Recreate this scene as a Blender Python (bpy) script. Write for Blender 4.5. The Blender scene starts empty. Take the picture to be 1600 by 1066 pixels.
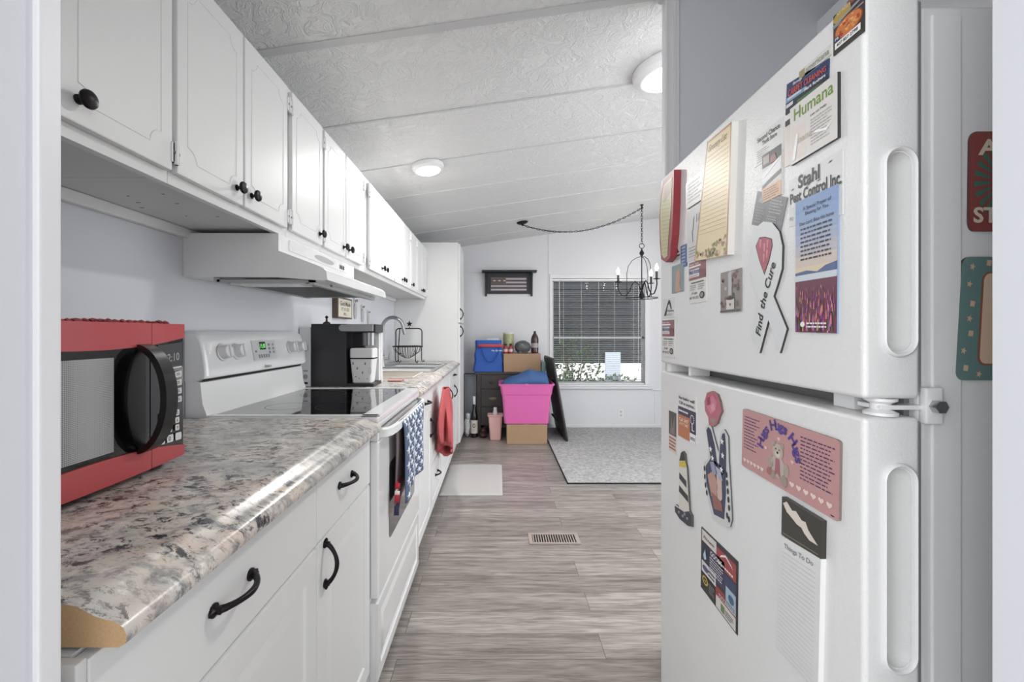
import bpy, bmesh, math, random
from mathutils import Vector, Matrix
random.seed(7)
C = bpy.context.scene.collection
PI = math.pi
F = 680.0; CX = 778.0; CY = 520.0; EYE = 1.2

# ------------------------------------------------------------------ camera
cam_d = bpy.data.cameras.new('camera'); cam = bpy.data.objects.new('camera', cam_d); C.objects.link(cam)
cam.location = (0, 0, EYE); cam.rotation_euler = (PI/2, 0, 0)
cam_d.sensor_width = 36; cam_d.lens = 36*F/1600; cam_d.clip_start = .02
cam_d.shift_x = (800-CX)/1600; cam_d.shift_y = -(533-CY)/1600
bpy.context.scene.camera = cam
# ------------------------------------------------------------------ world and light
w = bpy.data.worlds.new('World'); bpy.context.scene.world = w; w.use_nodes = True
w.node_tree.nodes['Background'].inputs[0].default_value = (.93, .96, 1, 1)
w.node_tree.nodes['Background'].inputs[1].default_value = 1.6
vs = bpy.context.scene.view_settings
vs.view_transform = 'Standard'; vs.look = 'None'; vs.exposure = 0.32; vs.gamma = 1; vs.use_curve_mapping = False
def area(name, loc, rot, size, power, col=(1,1,1), sy=None, shape='RECTANGLE'):
    l = bpy.data.lights.new(name, 'AREA'); l.energy = power; l.color = col; l.shape = shape
    l.size = size
    if shape == 'RECTANGLE': l.size_y = sy or size
    o = bpy.data.objects.new(name, l); o.location = loc; o.rotation_euler = rot; C.objects.link(o); return o
# added unseen lights: two behind the doorway, one at the open dining side
area('rear_fill', (0.1, -1.6, 2.1), (math.radians(60), 0, 0), 1.6, 10, (1, .985, .96), 1.0)  # added fill light behind the camera, no actual lamp there
area('rear_left_light', (-1.25, -1.2, 1.5), (math.radians(85), 0, math.radians(-45)), .9, 16, (.97, .98, 1), 1.2)  # added unseen light from left rear, placed for the fridge-side shadow; no window there
sun = bpy.data.lights.new('sun', 'SUN'); sun.energy = 7; sun.angle = .02; sun.color = (1, .97, .92)
so = bpy.data.objects.new('sun', sun); so.rotation_euler = (math.radians(32), 0, 0); C.objects.link(so)
area('dining_side_fill', (2.85, 2.75, 1.2), (0, math.radians(90), 0), 2.0, 25, (.95, .98, 1), 1.9)  # added fill light at the open side; no door stands there

# ------------------------------------------------------------------ materials
def C_(h):
    h = h.lstrip('#'); v = [int(h[i:i+2], 16)/255 for i in (0, 2, 4)]
    return tuple(c/12.92 if c <= .04045 else ((c+.055)/1.055)**2.4 for c in v) + (1,)
MATS = {}
def mat(name, col, rough=.5, metal=0, bump=0, bscale=200, spec=.5, emit=0, var=0, coat=0, bdist=.002):
    if name in MATS: return MATS[name]
    m = bpy.data.materials.new(name); m.use_nodes = True; MATS[name] = m
    nt = m.node_tree; b = nt.nodes['Principled BSDF']
    c = C_(col) if isinstance(col, str) else col
    b.inputs['Base Color'].default_value = c; b.inputs['Roughness'].default_value = rough
    b.inputs['Metallic'].default_value = metal; b.inputs['Specular IOR Level'].default_value = spec
    b.inputs['Coat Weight'].default_value = coat
    if emit:
        b.inputs['Emission Color'].default_value = c; b.inputs['Emission Strength'].default_value = emit
    if bump or var:
        tc = nt.nodes.new('ShaderNodeTexCoord'); n = nt.nodes.new('ShaderNodeTexNoise')
        n.inputs['Scale'].default_value = bscale; n.inputs['Detail'].default_value = 4
        nt.links.new(tc.outputs['Object'], n.inputs['Vector'])
        if bump:
            bp = nt.nodes.new('ShaderNodeBump'); bp.inputs['Strength'].default_value = bump; bp.inputs['Distance'].default_value = bdist
            nt.links.new(n.outputs['Fac'], bp.inputs['Height']); nt.links.new(bp.outputs['Normal'], b.inputs['Normal'])
        if var:
            mx = nt.nodes.new('ShaderNodeMix'); mx.data_type = 'RGBA'
            mx.inputs[6].default_value = c; mx.inputs[7].default_value = tuple(x*(1-var) for x in c[:3])+(1,)
            nt.links.new(n.outputs['Fac'], mx.inputs[0]); nt.links.new(mx.outputs[2], b.inputs['Base Color'])
    return m
def pm(h, rough=.35): return mat('print_'+h.lstrip('#')+('' if rough == .35 else '_r%d' % int(rough*100)), h, rough)

M_cab = mat('cabinet_white_paint', '#dcdcdb', .42, bump=.12, bscale=60)
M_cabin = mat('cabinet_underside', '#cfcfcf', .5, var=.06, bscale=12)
M_wall = mat('wall_blue_grey_paint', '#d2d4d9', .55, bump=.08, bscale=90)
M_wallfar = mat('wall_pale_panelling', '#dadadd', .5, bump=.06, bscale=50)
M_trim = mat('trim_white', '#dedee0', .4, bump=.25, bscale=40)
M_white = mat('white_enamel', '#e4e4e4', .18, coat=.4)
M_fridge = mat('fridge_white_textured', '#dcdcdb', .3, bump=.5, bscale=330, bdist=.0012)
M_fridges = mat('fridge_white_smooth', '#dddddd', .32, bump=.12, bscale=330)
M_gasket = mat('grey_gasket', '#8d8d8d', .6)
M_dark = mat('dark_gap', '#1b1b1b', .8)
M_bronze = mat('oil_rubbed_bronze', '#232022', .38, metal=.7)
M_black = mat('black_plastic', '#0e0e0f', .25)
M_blackm = mat('black_matte', '#17171a', .6)
M_iron = mat('black_iron', '#18181a', .5, metal=.4)
M_glassb = mat('black_ceramic_glass', '#050506', .06, coat=.6)
M_red = mat('microwave_red', '#b8484b', .28, coat=.3)
M_steel = mat('stainless_steel', '#b9b9b9', .3, metal=1)
M_nick = mat('brushed_nickel', '#9b9b9c', .32, metal=1)
M_chrome = mat('chrome', '#d5d5d5', .12, metal=1)
M_wplas = mat('white_plastic', '#e2e2e2', .35)
M_gplas = mat('grey_plastic', '#a9a9a9', .4)
M_card = mat('cardboard', '#a88a6e', .8, var=.12, bscale=14)
M_pink = mat('hot_pink_plastic', '#d165a4', .35)
M_pale = mat('pale_pink_plastic', '#e0b3ae', .4)
M_brown = mat('espresso_wood', '#3d3838', .45, var=.25, bscale=20)
M_tan = mat('particle_board', '#c4a27a', .9, var=.3, bscale=300)
M_brass = mat('antique_brass', '#7f7460', .4, metal=.9)
M_light = mat('lamp_diffuser', '#ffffff', .4, emit=9)
M_bulb = mat('flame_bulb_glass', '#fff6ea', .3, emit=28)
M_blind = mat('blind_slat_white', '#e3e4e6', .4)
M_mat = mat('light_grey_mat', '#b9b7b5', .6, bump=.4, bscale=120)
M_vent = mat('vent_tan_metal', '#9f958d', .45)

def nodes(name):
    m = bpy.data.materials.new(name); m.use_nodes = True; nt = m.node_tree
    return m, nt, nt.nodes['Principled BSDF'], (lambda t: nt.nodes.new(t)), nt.links.new
def ramp(nt, src, stops, interp='LINEAR'):
    r = nt.nodes.new('ShaderNodeValToRGB'); r.color_ramp.interpolation = interp
    e = r.color_ramp.elements
    while len(e) < len(stops): e.new(.5)
    for i, (p, c) in enumerate(stops):
        e[i].position = p; e[i].color = C_(c) if isinstance(c, str) else (c, c, c, 1)
    nt.links.new(src, r.inputs[0]); return r.outputs[0]
def mixc(nt, fac, a, b, mode='MIX'):
    mx = nt.nodes.new('ShaderNodeMix'); mx.data_type = 'RGBA'; mx.blend_type = mode
    for i, v in ((0, fac), (6, a), (7, b)):
        if hasattr(v, 'is_linked') or hasattr(v, 'links'): nt.links.new(v, mx.inputs[i])
        else: mx.inputs[i].default_value = (C_(v) if isinstance(v, str) else v)
    return mx.outputs[2]

# ceiling: skip-trowel plaster
def ceiling_material():
    m, nt, b, N, L = nodes('ceiling_textured_plaster')
    tc = N('ShaderNodeTexCoord'); n1 = N('ShaderNodeTexNoise'); n1.inputs['Scale'].default_value = 13
    n1.inputs['Detail'].default_value = 5; n1.inputs['Distortion'].default_value = 1.6
    L(tc.outputs['Object'], n1.inputs['Vector'])
    r = ramp(nt, n1.outputs['Fac'], [(.40, 0.), (.47, .75), (.5, .3), (.56, 1.), (.62, .5), (.8, .8)])
    n2 = N('ShaderNodeTexNoise'); n2.inputs['Scale'].default_value = 55; n2.inputs['Detail'].default_value = 3
    n2.inputs['Distortion'].default_value = .8
    L(tc.outputs['Object'], n2.inputs['Vector'])
    add = N('ShaderNodeMath'); add.operation = 'MULTIPLY_ADD'; L(n2.outputs['Fac'], add.inputs[0]); add.inputs[1].default_value = .5; L(r, add.inputs[2])
    bp = N('ShaderNodeBump'); bp.inputs['Strength'].default_value = .6; bp.inputs['Distance'].default_value = .006
    L(add.outputs[0], bp.inputs['Height']); L(bp.outputs['Normal'], b.inputs['Normal'])
    b.inputs['Base Color'].default_value = C_('#dededd'); b.inputs['Roughness'].default_value = .33
    return m
M_ceil = ceiling_material()

def floor_material():
    m, nt, b, N, L = nodes('grey_oak_vinyl_plank')
    tc = N('ShaderNodeTexCoord'); mp = N('ShaderNodeMapping'); L(tc.outputs['Object'], mp.inputs['Vector'])
    mp.inputs['Location'].default_value = (.37, .045, 0)
    br = N('ShaderNodeTexBrick'); br.offset = .37; br.offset_frequency = 2; br.squash = 1
    br.inputs['Scale'].default_value = 1; br.inputs['Brick Width'].default_value = 1.22; br.inputs['Row Height'].default_value = .137
    br.inputs['Mortar Size'].default_value = .0011; br.inputs['Mortar Smooth'].default_value = .1; br.inputs['Bias'].default_value = 0
    br.inputs['Color1'].default_value = (0, 0, 0, 1); br.inputs['Color2'].default_value = (1, 1, 1, 1); br.inputs['Mortar'].default_value = (.5, .5, .5, 1)
    L(mp.outputs[0], br.inputs['Vector'])
    # grain stretched along the planks, shifted per plank
    sep = N('ShaderNodeSeparateColor'); L(br.outputs['Color'], sep.inputs[0])
    comb = N('ShaderNodeCombineXYZ'); mu = N('ShaderNodeMath'); mu.operation = 'MULTIPLY'; mu.inputs[1].default_value = 17; L(sep.outputs[0], mu.inputs[0]); L(mu.outputs[0], comb.inputs[0]); L(mu.outputs[0], comb.inputs[2])
    va = N('ShaderNodeVectorMath'); va.operation = 'ADD'; L(tc.outputs['Object'], va.inputs[0]); L(comb.outputs[0], va.inputs[1])
    mp2 = N('ShaderNodeMapping'); mp2.inputs['Scale'].default_value = (1.3, 16, 1); L(va.outputs[0], mp2.inputs['Vector'])
    g = N('ShaderNodeTexNoise'); g.inputs['Scale'].default_value = 2.2; g.inputs['Detail'].default_value = 8; g.inputs['Roughness'].default_value = .62; g.inputs['Distortion'].default_value = .9
    L(mp2.outputs[0], g.inputs['Vector'])
    mp3 = N('ShaderNodeMapping'); mp3.inputs['Scale'].default_value = (5, 120, 1); L(va.outputs[0], mp3.inputs['Vector'])
    g2 = N('ShaderNodeTexNoise'); g2.inputs['Scale'].default_value = 2; g2.inputs['Detail'].default_value = 4; L(mp3.outputs[0], g2.inputs['Vector'])
    c1 = ramp(nt, g.outputs['Fac'], [(.24, '#6e6863'), (.42, '#928c87'), (.56, '#a8a29c'), (.74, '#bfb9b3')])
    c2 = ramp(nt, g2.outputs['Fac'], [(.35, '#8f8a88'), (.55, '#ffffff')])
    mix1 = mixc(nt, .5, c1, c2, 'MULTIPLY')
    c3 = ramp(nt, sep.outputs[0], [(0, '#b8b2b0'), (1, '#ffffff')])
    mix2 = mixc(nt, .55, mix1, c3, 'MULTIPLY')
    mix3 = mixc(nt, br.outputs['Fac'], mix2, '#4b4542')
    L(mix3, b.inputs['Base Color'])
    rr = ramp(nt, g2.outputs['Fac'], [(.3, .42), (.7, .3)]); L(rr, b.inputs['Roughness'])
    bp = N('ShaderNodeBump'); bp.inputs['Strength'].default_value = .25; bp.inputs['Distance'].default_value = .001
    L(g2.outputs['Fac'], bp.inputs['Height']); L(bp.outputs['Normal'], b.inputs['Normal'])
    return m
M_floor = floor_material()

def granite_material():
    m, nt, b, N, L = nodes('granite_laminate')
    tc = N('ShaderNodeTexCoord')
    mp = N('ShaderNodeMapping'); mp.inputs['Rotation'].default_value = (0, 0, .6); mp.inputs['Scale'].default_value = (1, 1.5, 1); L(tc.outputs['Object'], mp.inputs['Vector'])
    def noise(s, d, r, dist):
        n = N('ShaderNodeTexNoise'); n.inputs['Scale'].default_value = s; n.inputs['Detail'].default_value = d; n.inputs['Roughness'].default_value = r; n.inputs['Distortion'].default_value = dist
        L(mp.outputs[0], n.inputs['Vector']); return n.outputs['Fac']
    base = ramp(nt, noise(5, 4, .6, .5), [(.3, '#a19f9d'), (.47, '#c2beb9'), (.58, '#d3cabf'), (.72, '#cdb9a9')])
    pinkm = ramp(nt, noise(3.1, 3, .5, .8), [(.58, 0.), (.72, .5)])
    c = mixc(nt, pinkm, base, '#bf9a90')
    mid = ramp(nt, noise(22, 7, .72, .35), [(.48, 0.), (.6, .8)])
    c = mixc(nt, mid, c, '#8a8988')
    dk = ramp(nt, noise(38, 7, .78, .5), [(.515, 0.), (.575, 1.)])
    big = ramp(nt, noise(6, 3, .6, .4), [(.4, .25), (.58, 1.)])
    mul = N('ShaderNodeMath'); mul.operation = 'MULTIPLY'; L(dk, mul.inputs[0]); L(big, mul.inputs[1])
    c = mixc(nt, mul.outputs[0], c, '#34343a')
    wt = ramp(nt, noise(33, 4, .6, .2), [(.6, 0.), (.7, .7)])
    c = mixc(nt, wt, c, '#ece8e2')
    L(c, b.inputs['Base Color']); b.inputs['Roughness'].default_value = .27
    return m
M_granite = granite_material()

def carpet_material():
    m, nt, b, N, L = nodes('grey_loop_rug')
    tc = N('ShaderNodeTexCoord'); n = N('ShaderNodeTexNoise'); n.inputs['Scale'].default_value = 260; n.inputs['Detail'].default_value = 3; L(tc.outputs['Object'], n.inputs['Vector'])
    n2 = N('ShaderNodeTexNoise'); n2.inputs['Scale'].default_value = 40; n2.inputs['Detail'].default_value = 4; L(tc.outputs['Object'], n2.inputs['Vector'])
    c = ramp(nt, n.outputs['Fac'], [(.35, '#9a9a9b'), (.65, '#d6d6d5')]); c2 = ramp(nt, n2.outputs['Fac'], [(.35, '#c0c0c0'), (.65, '#ffffff')])
    L(mixc(nt, .8, c, c2, 'MULTIPLY'), b.inputs['Base Color']); b.inputs['Roughness'].default_value = .95
    bp = N('ShaderNodeBump'); bp.inputs['Strength'].default_value = .6; bp.inputs['Distance'].default_value = .004; L(n.outputs['Fac'], bp.inputs['Height']); L(bp.outputs['Normal'], b.inputs['Normal'])
    return m
M_rug = carpet_material()

def glass_material():
    m = bpy.data.materials.new('window_glass'); m.use_nodes = True; nt = m.node_tree; nt.nodes.clear()
    o = nt.nodes.new('ShaderNodeOutputMaterial'); t = nt.nodes.new('ShaderNodeBsdfTransparent'); g = nt.nodes.new('ShaderNodeBsdfGlossy'); g.inputs['Roughness'].default_value = .02
    fr = nt.nodes.new('ShaderNodeFresnel'); fr.inputs[0].default_value = 1.22; mx = nt.nodes.new('ShaderNodeMixShader')
    nt.links.new(fr.outputs[0], mx.inputs[0]); nt.links.new(t.outputs[0], mx.inputs[1]); nt.links.new(g.outputs[0], mx.inputs[2]); nt.links.new(mx.outputs[0], o.inputs[0])
    return m
M_glass = glass_material()
def plastic_film():
    m = bpy.data.materials.new('clear_plastic_film'); m.use_nodes = True; nt = m.node_tree; b = nt.nodes['Principled BSDF']
    b.inputs['Base Color'].default_value = (.9, .9, .9, 1); b.inputs['Alpha'].default_value = .35; b.inputs['Roughness'].default_value = .1
    return m
M_film = plastic_film()

# ------------------------------------------------------------------ mesh helpers
_text = {}
def text_geo(s, shear=0, off=0, space=1):
    k = (s, shear, off, space)
    if k in _text: return _text[k]
    cu = bpy.data.curves.new('t', 'FONT'); cu.body = s; cu.size = 1; cu.shear = shear; cu.offset = off; cu.resolution_u = 3; cu.space_character = space
    ob = bpy.data.objects.new('t', cu); C.objects.link(ob); bpy.context.view_layer.update()
    me = bpy.data.meshes.new_from_object(ob.evaluated_get(bpy.context.evaluated_depsgraph_get()))
    vs_ = [v.co.copy() for v in me.vertices]; fs = [tuple(p.vertices) for p in me.polygons]
    bpy.data.objects.remove(ob); bpy.data.curves.remove(cu); bpy.data.meshes.remove(me)
    x0 = min(v.x for v in vs_); x1 = max(v.x for v in vs_); y0 = min(v.y for v in vs_); y1 = max(v.y for v in vs_)
    _text[k] = ([((v.x-x0)/(x1-x0), (v.y-y0)/(y1-y0)) for v in vs_], fs, (x1-x0)/(y1-y0))
    return _text[k]

class MB:
    def __init__(s, m=None): s.v = []; s.f = []; s.mi = []; s.ms = []; s.cur = m
    def _m(s, m):
        m = m or s.cur
        if m not in s.ms: s.ms.append(m)
        return s.ms.index(m)
    def add(s, vs_, fs, m=None):
        n = len(s.v); i = s._m(m); s.v += [Vector(v) for v in vs_]
        for f in fs: s.f.append(tuple(a+n for a in f)); s.mi.append(i)
        return s
    def bm(s, b, m=None, M=None):
        b.verts.ensure_lookup_table(); b.verts.index_update()
        s.add([(M @ v.co if M else v.co.copy()) for v in b.verts], [tuple(v.index for v in f.verts) for f in b.faces], m); b.free(); return s
    def box(s, x0, x1, y0, y1, z0, z1, m=None, bev=0, seg=2, M=None):
        if x1 < x0: x0, x1 = x1, x0
        if y1 < y0: y0, y1 = y1, y0
        b = bmesh.new(); bmesh.ops.create_cube(b, size=1)
        for v in b.verts: v.co = Vector(((x0+x1)/2+v.co.x*(x1-x0), (y0+y1)/2+v.co.y*(y1-y0), (z0+z1)/2+v.co.z*(z1-z0)))
        if bev: bmesh.ops.bevel(b, geom=list(b.edges), offset=min(bev, .49*min(x1-x0, y1-y0, z1-z0)), segments=seg, affect='EDGES', profile=.5)
        return s.bm(b, m, M)
    def cyl(s, p0, p1, r, m=None, r2=None, n=20, cap=True):
        p0 = Vector(p0); p1 = Vector(p1); r2 = r if r2 is None else r2
        q = (p1-p0).to_track_quat('Z', 'Y'); vs_ = []; 
        for p, rr in ((p0, r), (p1, r2)):
            for i in range(n): a = 2*PI*i/n; vs_.append(p+q @ Vector((math.cos(a)*rr, math.sin(a)*rr, 0)))
        fs = [(i, (i+1) % n, n+(i+1) % n, n+i) for i in range(n)]
        if cap: fs += [tuple(range(n-1, -1, -1)), tuple(range(n, 2*n))]
        return s.add(vs_, fs, m)
    def tube(s, pts, r, m=None, n=8, closed=False, flat=1):
        pts = [Vector(p) for p in pts]; k = len(pts); vs_ = []; rs = r if isinstance(r, (list, tuple)) else [r]*k
        up = None
        for i, p in enumerate(pts):
            a = pts[(i-1) % k] if (closed or i) else pts[0]; b_ = pts[(i+1) % k] if (closed or i < k-1) else pts[-1]
            t = (b_-a).normalized()
            if up is None:
                up = Vector((0, 0, 1)) if abs(t.z) < .9 else Vector((1, 0, 0))
            x = up.cross(t)
            if x.length < 1e-4: x = Vector((1, 0, 0)).cross(t)
            x.normalize(); y = t.cross(x).normalized(); up = y
            for j in range(n): an = 2*PI*j/n; vs_.append(p+x*math.cos(an)*rs[i]+y*math.sin(an)*rs[i]*flat)
        fs = []
        for i in range(k if closed else k-1):
            for j in range(n): a = i*n; b2 = ((i+1) % k)*n; fs.append((a+j, a+(j+1) % n, b2+(j+1) % n, b2+j))
        if not closed: fs += [tuple(range(n-1, -1, -1)), tuple((k-1)*n+j for j in range(n))]
        return s.add(vs_, fs, m)
    def lathe(s, prof, o=(0, 0, 0), m=None, n=24, axis=(0, 0, 1), sx=1, sy=1):
        o = Vector(o); q = Vector(axis).to_track_quat('Z', 'Y'); vs_ = []
        for r, z in prof:
            for i in range(n): a = 2*PI*i/n; vs_.append(o+q @ Vector((math.cos(a)*r*sx, math.sin(a)*r*sy, z)))
        fs = []
        for k in range(len(prof)-1):
            for i in range(n): fs.append((k*n+i, k*n+(i+1) % n, (k+1)*n+(i+1) % n, (k+1)*n+i))
        if prof[0][0] > 1e-5: fs.append(tuple(range(n-1, -1, -1)))
        if prof[-1][0] > 1e-5: fs.append(tuple((len(prof)-1)*n+i for i in range(n)))
        return s.add(vs_, fs, m)
    def prism(s, poly, fn, d0, d1, m=None, mcap0=None, mcap1=None):
        # poly of (a, b); fn(a, b, d) -> world
        n = len(poly); 
        s.add([fn(a, b, d0) for a, b in poly]+[fn(a, b, d1) for a, b in poly], [(i, (i+1) % n, n+(i+1) % n, n+i) for i in range(n)], m)
        s.add([fn(a, b, d0) for a, b in poly], [tuple(range(n-1, -1, -1))], mcap0 or m)
        s.add([fn(a, b, d1) for a, b in poly], [tuple(range(n))], mcap1 or m)
        return s
    def ball(s, c, r, m=None, sub=2, noise=0):
        b = bmesh.new(); bmesh.ops.create_icosphere(b, subdivisions=sub, radius=1)
        r = r if isinstance(r, (tuple, list)) else (r, r, r)
        for v in b.verts:
            k = 1+noise*(random.random()-.5); v.co = Vector((c[0]+v.co.x*r[0]*k, c[1]+v.co.y*r[1]*k, c[2]+v.co.z*r[2]*k))
        return s.bm(b, m)
    def surf(s, fn, nu, nv, m=None):
        vs_ = [fn(i/nu, j/nv) for j in range(nv+1) for i in range(nu+1)]
        fs = [(j*(nu+1)+i, j*(nu+1)+i+1, (j+1)*(nu+1)+i+1, (j+1)*(nu+1)+i) for j in range(nv) for i in range(nu)]
        return s.add(vs_, fs, m)
    def build(s, name, parent=None, origin=None, smooth=True, solid=0, fixn=True):
        me = bpy.data.meshes.new(name)
        base = Vector(parent.location) if parent else (Vector(origin) if origin else Vector((0, 0, 0)))
        if parent and parent.parent: base = Vector(parent['_w'])
        me.from_pydata([v-base for v in s.v], [], s.f)
        for m in s.ms: me.materials.append(m)
        for p, i in zip(me.polygons, s.mi): p.material_index = i
        if fixn:
            b = bmesh.new(); b.from_mesh(me); bmesh.ops.recalc_face_normals(b, faces=b.faces); b.to_mesh(me); b.free()
        if smooth:
            me.polygons.foreach_set('use_smooth', [True]*len(me.polygons)); me.set_sharp_from_angle(angle=math.radians(38))
        me.update()
        o = bpy.data.objects.new(name, me); C.objects.link(o)
        if parent:
            o.parent = parent
        else: o.location = base
        o['_w'] = tuple(base)
        if smooth and len(me.polygons) > 6:
            wn = o.modifiers.new('normals', 'WEIGHTED_NORMAL'); wn.keep_sharp = True; wn.weight = 100
        if solid:
            md = o.modifiers.new('thick', 'SOLIDIFY'); md.thickness = solid; md.offset = 0
        return o
def thing(name, loc, label, cat, group=None):
    o = bpy.data.objects.new(name, None); C.objects.link(o); o.location = loc; o.empty_display_size = .05
    o['_w'] = tuple(loc); o['label'] = label; o['category'] = cat
    if group: o['group'] = group
    return o
def tag(o, label, cat, group=None):
    o['label'] = label; o['category'] = cat
    if group: o['group'] = group
    return o
def struct(o): o['kind'] = 'structure'; return o
def booleans(o, cutter):
    # subtract a cutter mesh for good
    md = o.modifiers.new('b', 'BOOLEAN'); md.operation = 'DIFFERENCE'; md.solver = 'EXACT'; md.object = cutter
    bpy.context.view_layer.update()
    me = bpy.data.meshes.new_from_object(o.evaluated_get(bpy.context.evaluated_depsgraph_get()))
    o.modifiers.clear(); o.data = me; bpy.data.objects.remove(cutter)
    me.polygons.foreach_set('use_smooth', [True]*len(me.polygons)); me.set_sharp_from_angle(angle=math.radians(38))
    wn = o.modifiers.new('normals', 'WEIGHTED_NORMAL'); wn.keep_sharp = True; wn.weight = 100
def ceil_z(x): return 2.355+.145*x
def XZ(a, b, d): return (a, d, b)      # profile in x-z extruded along y
def YZ(a, b, d): return (d, a, b)
def XY(a, b, d): return (a, b, d)
def rr(x0, x1, y0, y1, r, n=5):
    out = []
    for cx, cy, a0 in ((x1-r, y1-r, 0), (x0+r, y1-r, 90), (x0+r, y0+r, 180), (x1-r, y0+r, 270)):
        for i in range(n+1): a = math.radians(a0+90*i/n); out.append((cx+r*math.cos(a), cy+r*math.sin(a)))
    return out
def star(cx, cy, r, k=.42, rot=PI/2, n=5):
    return [(cx+(r if i % 2 == 0 else r*k)*math.cos(rot+i*PI/n), cy+(r if i % 2 == 0 else r*k)*math.sin(rot+i*PI/n)) for i in range(2*n)]
def circ(cx, cy, rx, ry=None, n=18): ry = ry or rx; return [(cx+rx*math.cos(2*PI*i/n), cy+ry*math.sin(2*PI*i/n)) for i in range(n)]
def heart(cx, cy, w_, h_):
    out = []
    for i in range(20):
        t = 2*PI*i/20; out.append((cx+w_*.5*math.sin(t)**3, cy+h_*.5*(13*math.cos(t)-5*math.cos(2*t)-2*math.cos(3*t)-math.cos(4*t))/16))
    return out

class Art:
    """flat printed thing: four world corners TL TR BR BL; all drawing in unit coordinates on it"""
    def __init__(s, tl, tr, br, bl, normal, base, thick=.002, outline=None, side=None, mb=None):
        s.c = [Vector(p) for p in (tl, tr, br, bl)]; s.n = Vector(normal).normalized(); s.t = thick; s.mb = mb or MB(base)
        if base:
            o = outline or [(0, 0), (1, 0), (1, 1), (0, 1)]; n = len(o)
            f = [s.p(a, b, thick) for a, b in o]; k = [s.p(a, b, 0) for a, b in o]
            s.mb.add(f+k, [tuple(range(n)), tuple(range(2*n-1, n-1, -1))]+[(i, (i+1) % n, n+(i+1) % n, n+i) for i in range(n)], side or base)
            if side: s.mb.add([s.p(a, b, thick+.0001) for a, b in o], [tuple(range(n))], base)
    def p(s, a, b, d=0):
        tl, tr, br, bl = s.c
        return (bl*(1-a)+br*a)*(1-b)+(tl*(1-a)+tr*a)*b+s.n*d
    def poly(s, pts, m, l=1): s.mb.add([s.p(a, b, s.t+.00025*l) for a, b in pts], [tuple(range(len(pts)))], m); return s
    def rect(s, a0, b0, a1, b1, m, l=1): return s.poly([(a0, b0), (a1, b0), (a1, b1), (a0, b1)], m, l)
    def text(s, t, a0, b0, a1, b1, m, l=3, shear=0, off=.01, rot=0):
        v, f, _ = text_geo(t, shear, off)
        if rot:
            W = (s.c[1]-s.c[0]).length; H = (s.c[0]-s.c[3]).length; ca, sa = math.cos(rot), math.sin(rot)
            cx, cy = (a0+a1)/2, (b0+b1)/2; pts = []
            for x, y in v:
                dx = (x-.5)*(a1-a0)*W; dy = (y-.5)*(b1-b0)*H
                pts.append((cx+(dx*ca-dy*sa)/W, cy+(dx*sa+dy*ca)/H))
        else: pts = [(a0+(a1-a0)*x, b0+(b1-b0)*y) for x, y in v]
        s.mb.add([s.p(a, b, s.t+.00025*l) for a, b in pts], f, m); return s
    def lines(s, a0, b0, a1, b1, n, m, l=3, fill=.45, ragged=.3, words=True, seed=1):
        rnd = random.Random(seed); h = (b1-b0)/n
        for i in range(n):
            b = b1-h*(i+1)+h*(1-fill)/2; e = a1-(a1-a0)*ragged*rnd.random(); x = a0
            if not words: s.rect(a0, b, e, b+h*fill, m, l); continue
            while x < e-.01*(a1-a0):
                wd = (a1-a0)*rnd.uniform(.05, .16); s.rect(x, b, min(x+wd, e), b+h*fill, m, l); x += wd+(a1-a0)*.03
        return s
    def lines_ruled(s, a0, b0, a1, b1, n, m, h=.003):
        for i in range(n): b = b0+(b1-b0)*i/(n-1); s.rect(a0, b, a1, b+h, m, 2)
        return s
    def done(s, name, label, cat, group=None):
        o = s.mb.build(name, origin=s.p(.5, .5), smooth=False, fixn=False); tag(o, label, cat, group); return o

# ================================================================== SETTING
XW = -1.05; YF = 5.51
def structbox(name, m, *a, **k): return struct(MB(m).box(*a, **k).build(name))
o = MB(M_floor).box(-1.6, 3.6, -2.4, 5.7, -.05, 0).build('floor'); struct(o)
o = MB(M_ceil).prism([(-1.15, ceil_z(-1.15)), (3.6, ceil_z(3.6)), (3.6, ceil_z(3.6)+.06), (-1.15, ceil_z(-1.15)+.06)], XZ, -2.4, 5.7).build('ceiling'); struct(o)
struct(MB(M_wall).box(XW-.08, XW, .2, 5.7, 0, ceil_z(XW-.08)).build('wall_left'))
# far wall with the window opening
WX0, WX1, WZ0, WZ1 = .68, 1.868, .545, 1.885
mb = MB(M_wallfar)
for poly in ([(XW, 0), (WX0, 0), (WX0, ceil_z(WX0)), (XW, ceil_z(XW))], [(WX1, 0), (3.0, 0), (3.0, ceil_z(3.0)), (WX1, ceil_z(WX1))],
             [(WX0, 0), (WX1, 0), (WX1, WZ0), (WX0, WZ0)], [(WX0, WZ1), (WX1, WZ1), (WX1, ceil_z(WX1)), (WX0, ceil_z(WX0))]):
    mb.prism(poly, XZ, YF, YF+.1)
struct(mb.build('wall_back', smooth=False))
mb = MB(M_trim)
mb.box(-.42, -.17, YF-.012, YF, 1.968, 1.984).box(.636, .652, YF-.006, YF, 0, ceil_z(.636)-.002); struct(mb.build('trim_1'))
struct(MB(M_trim).box(1.94, 2.9, YF-.012, YF, .47, .49).build('trim_2'))
struct(MB(M_trim).box(1.985, 2.0, YF-.008, YF, .06, .468).build('trim_3'))
struct(MB(M_trim).box(-.3, 2.98, YF-.014, YF, 0, .035, bev=.003).build('baseboard_back'))
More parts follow.
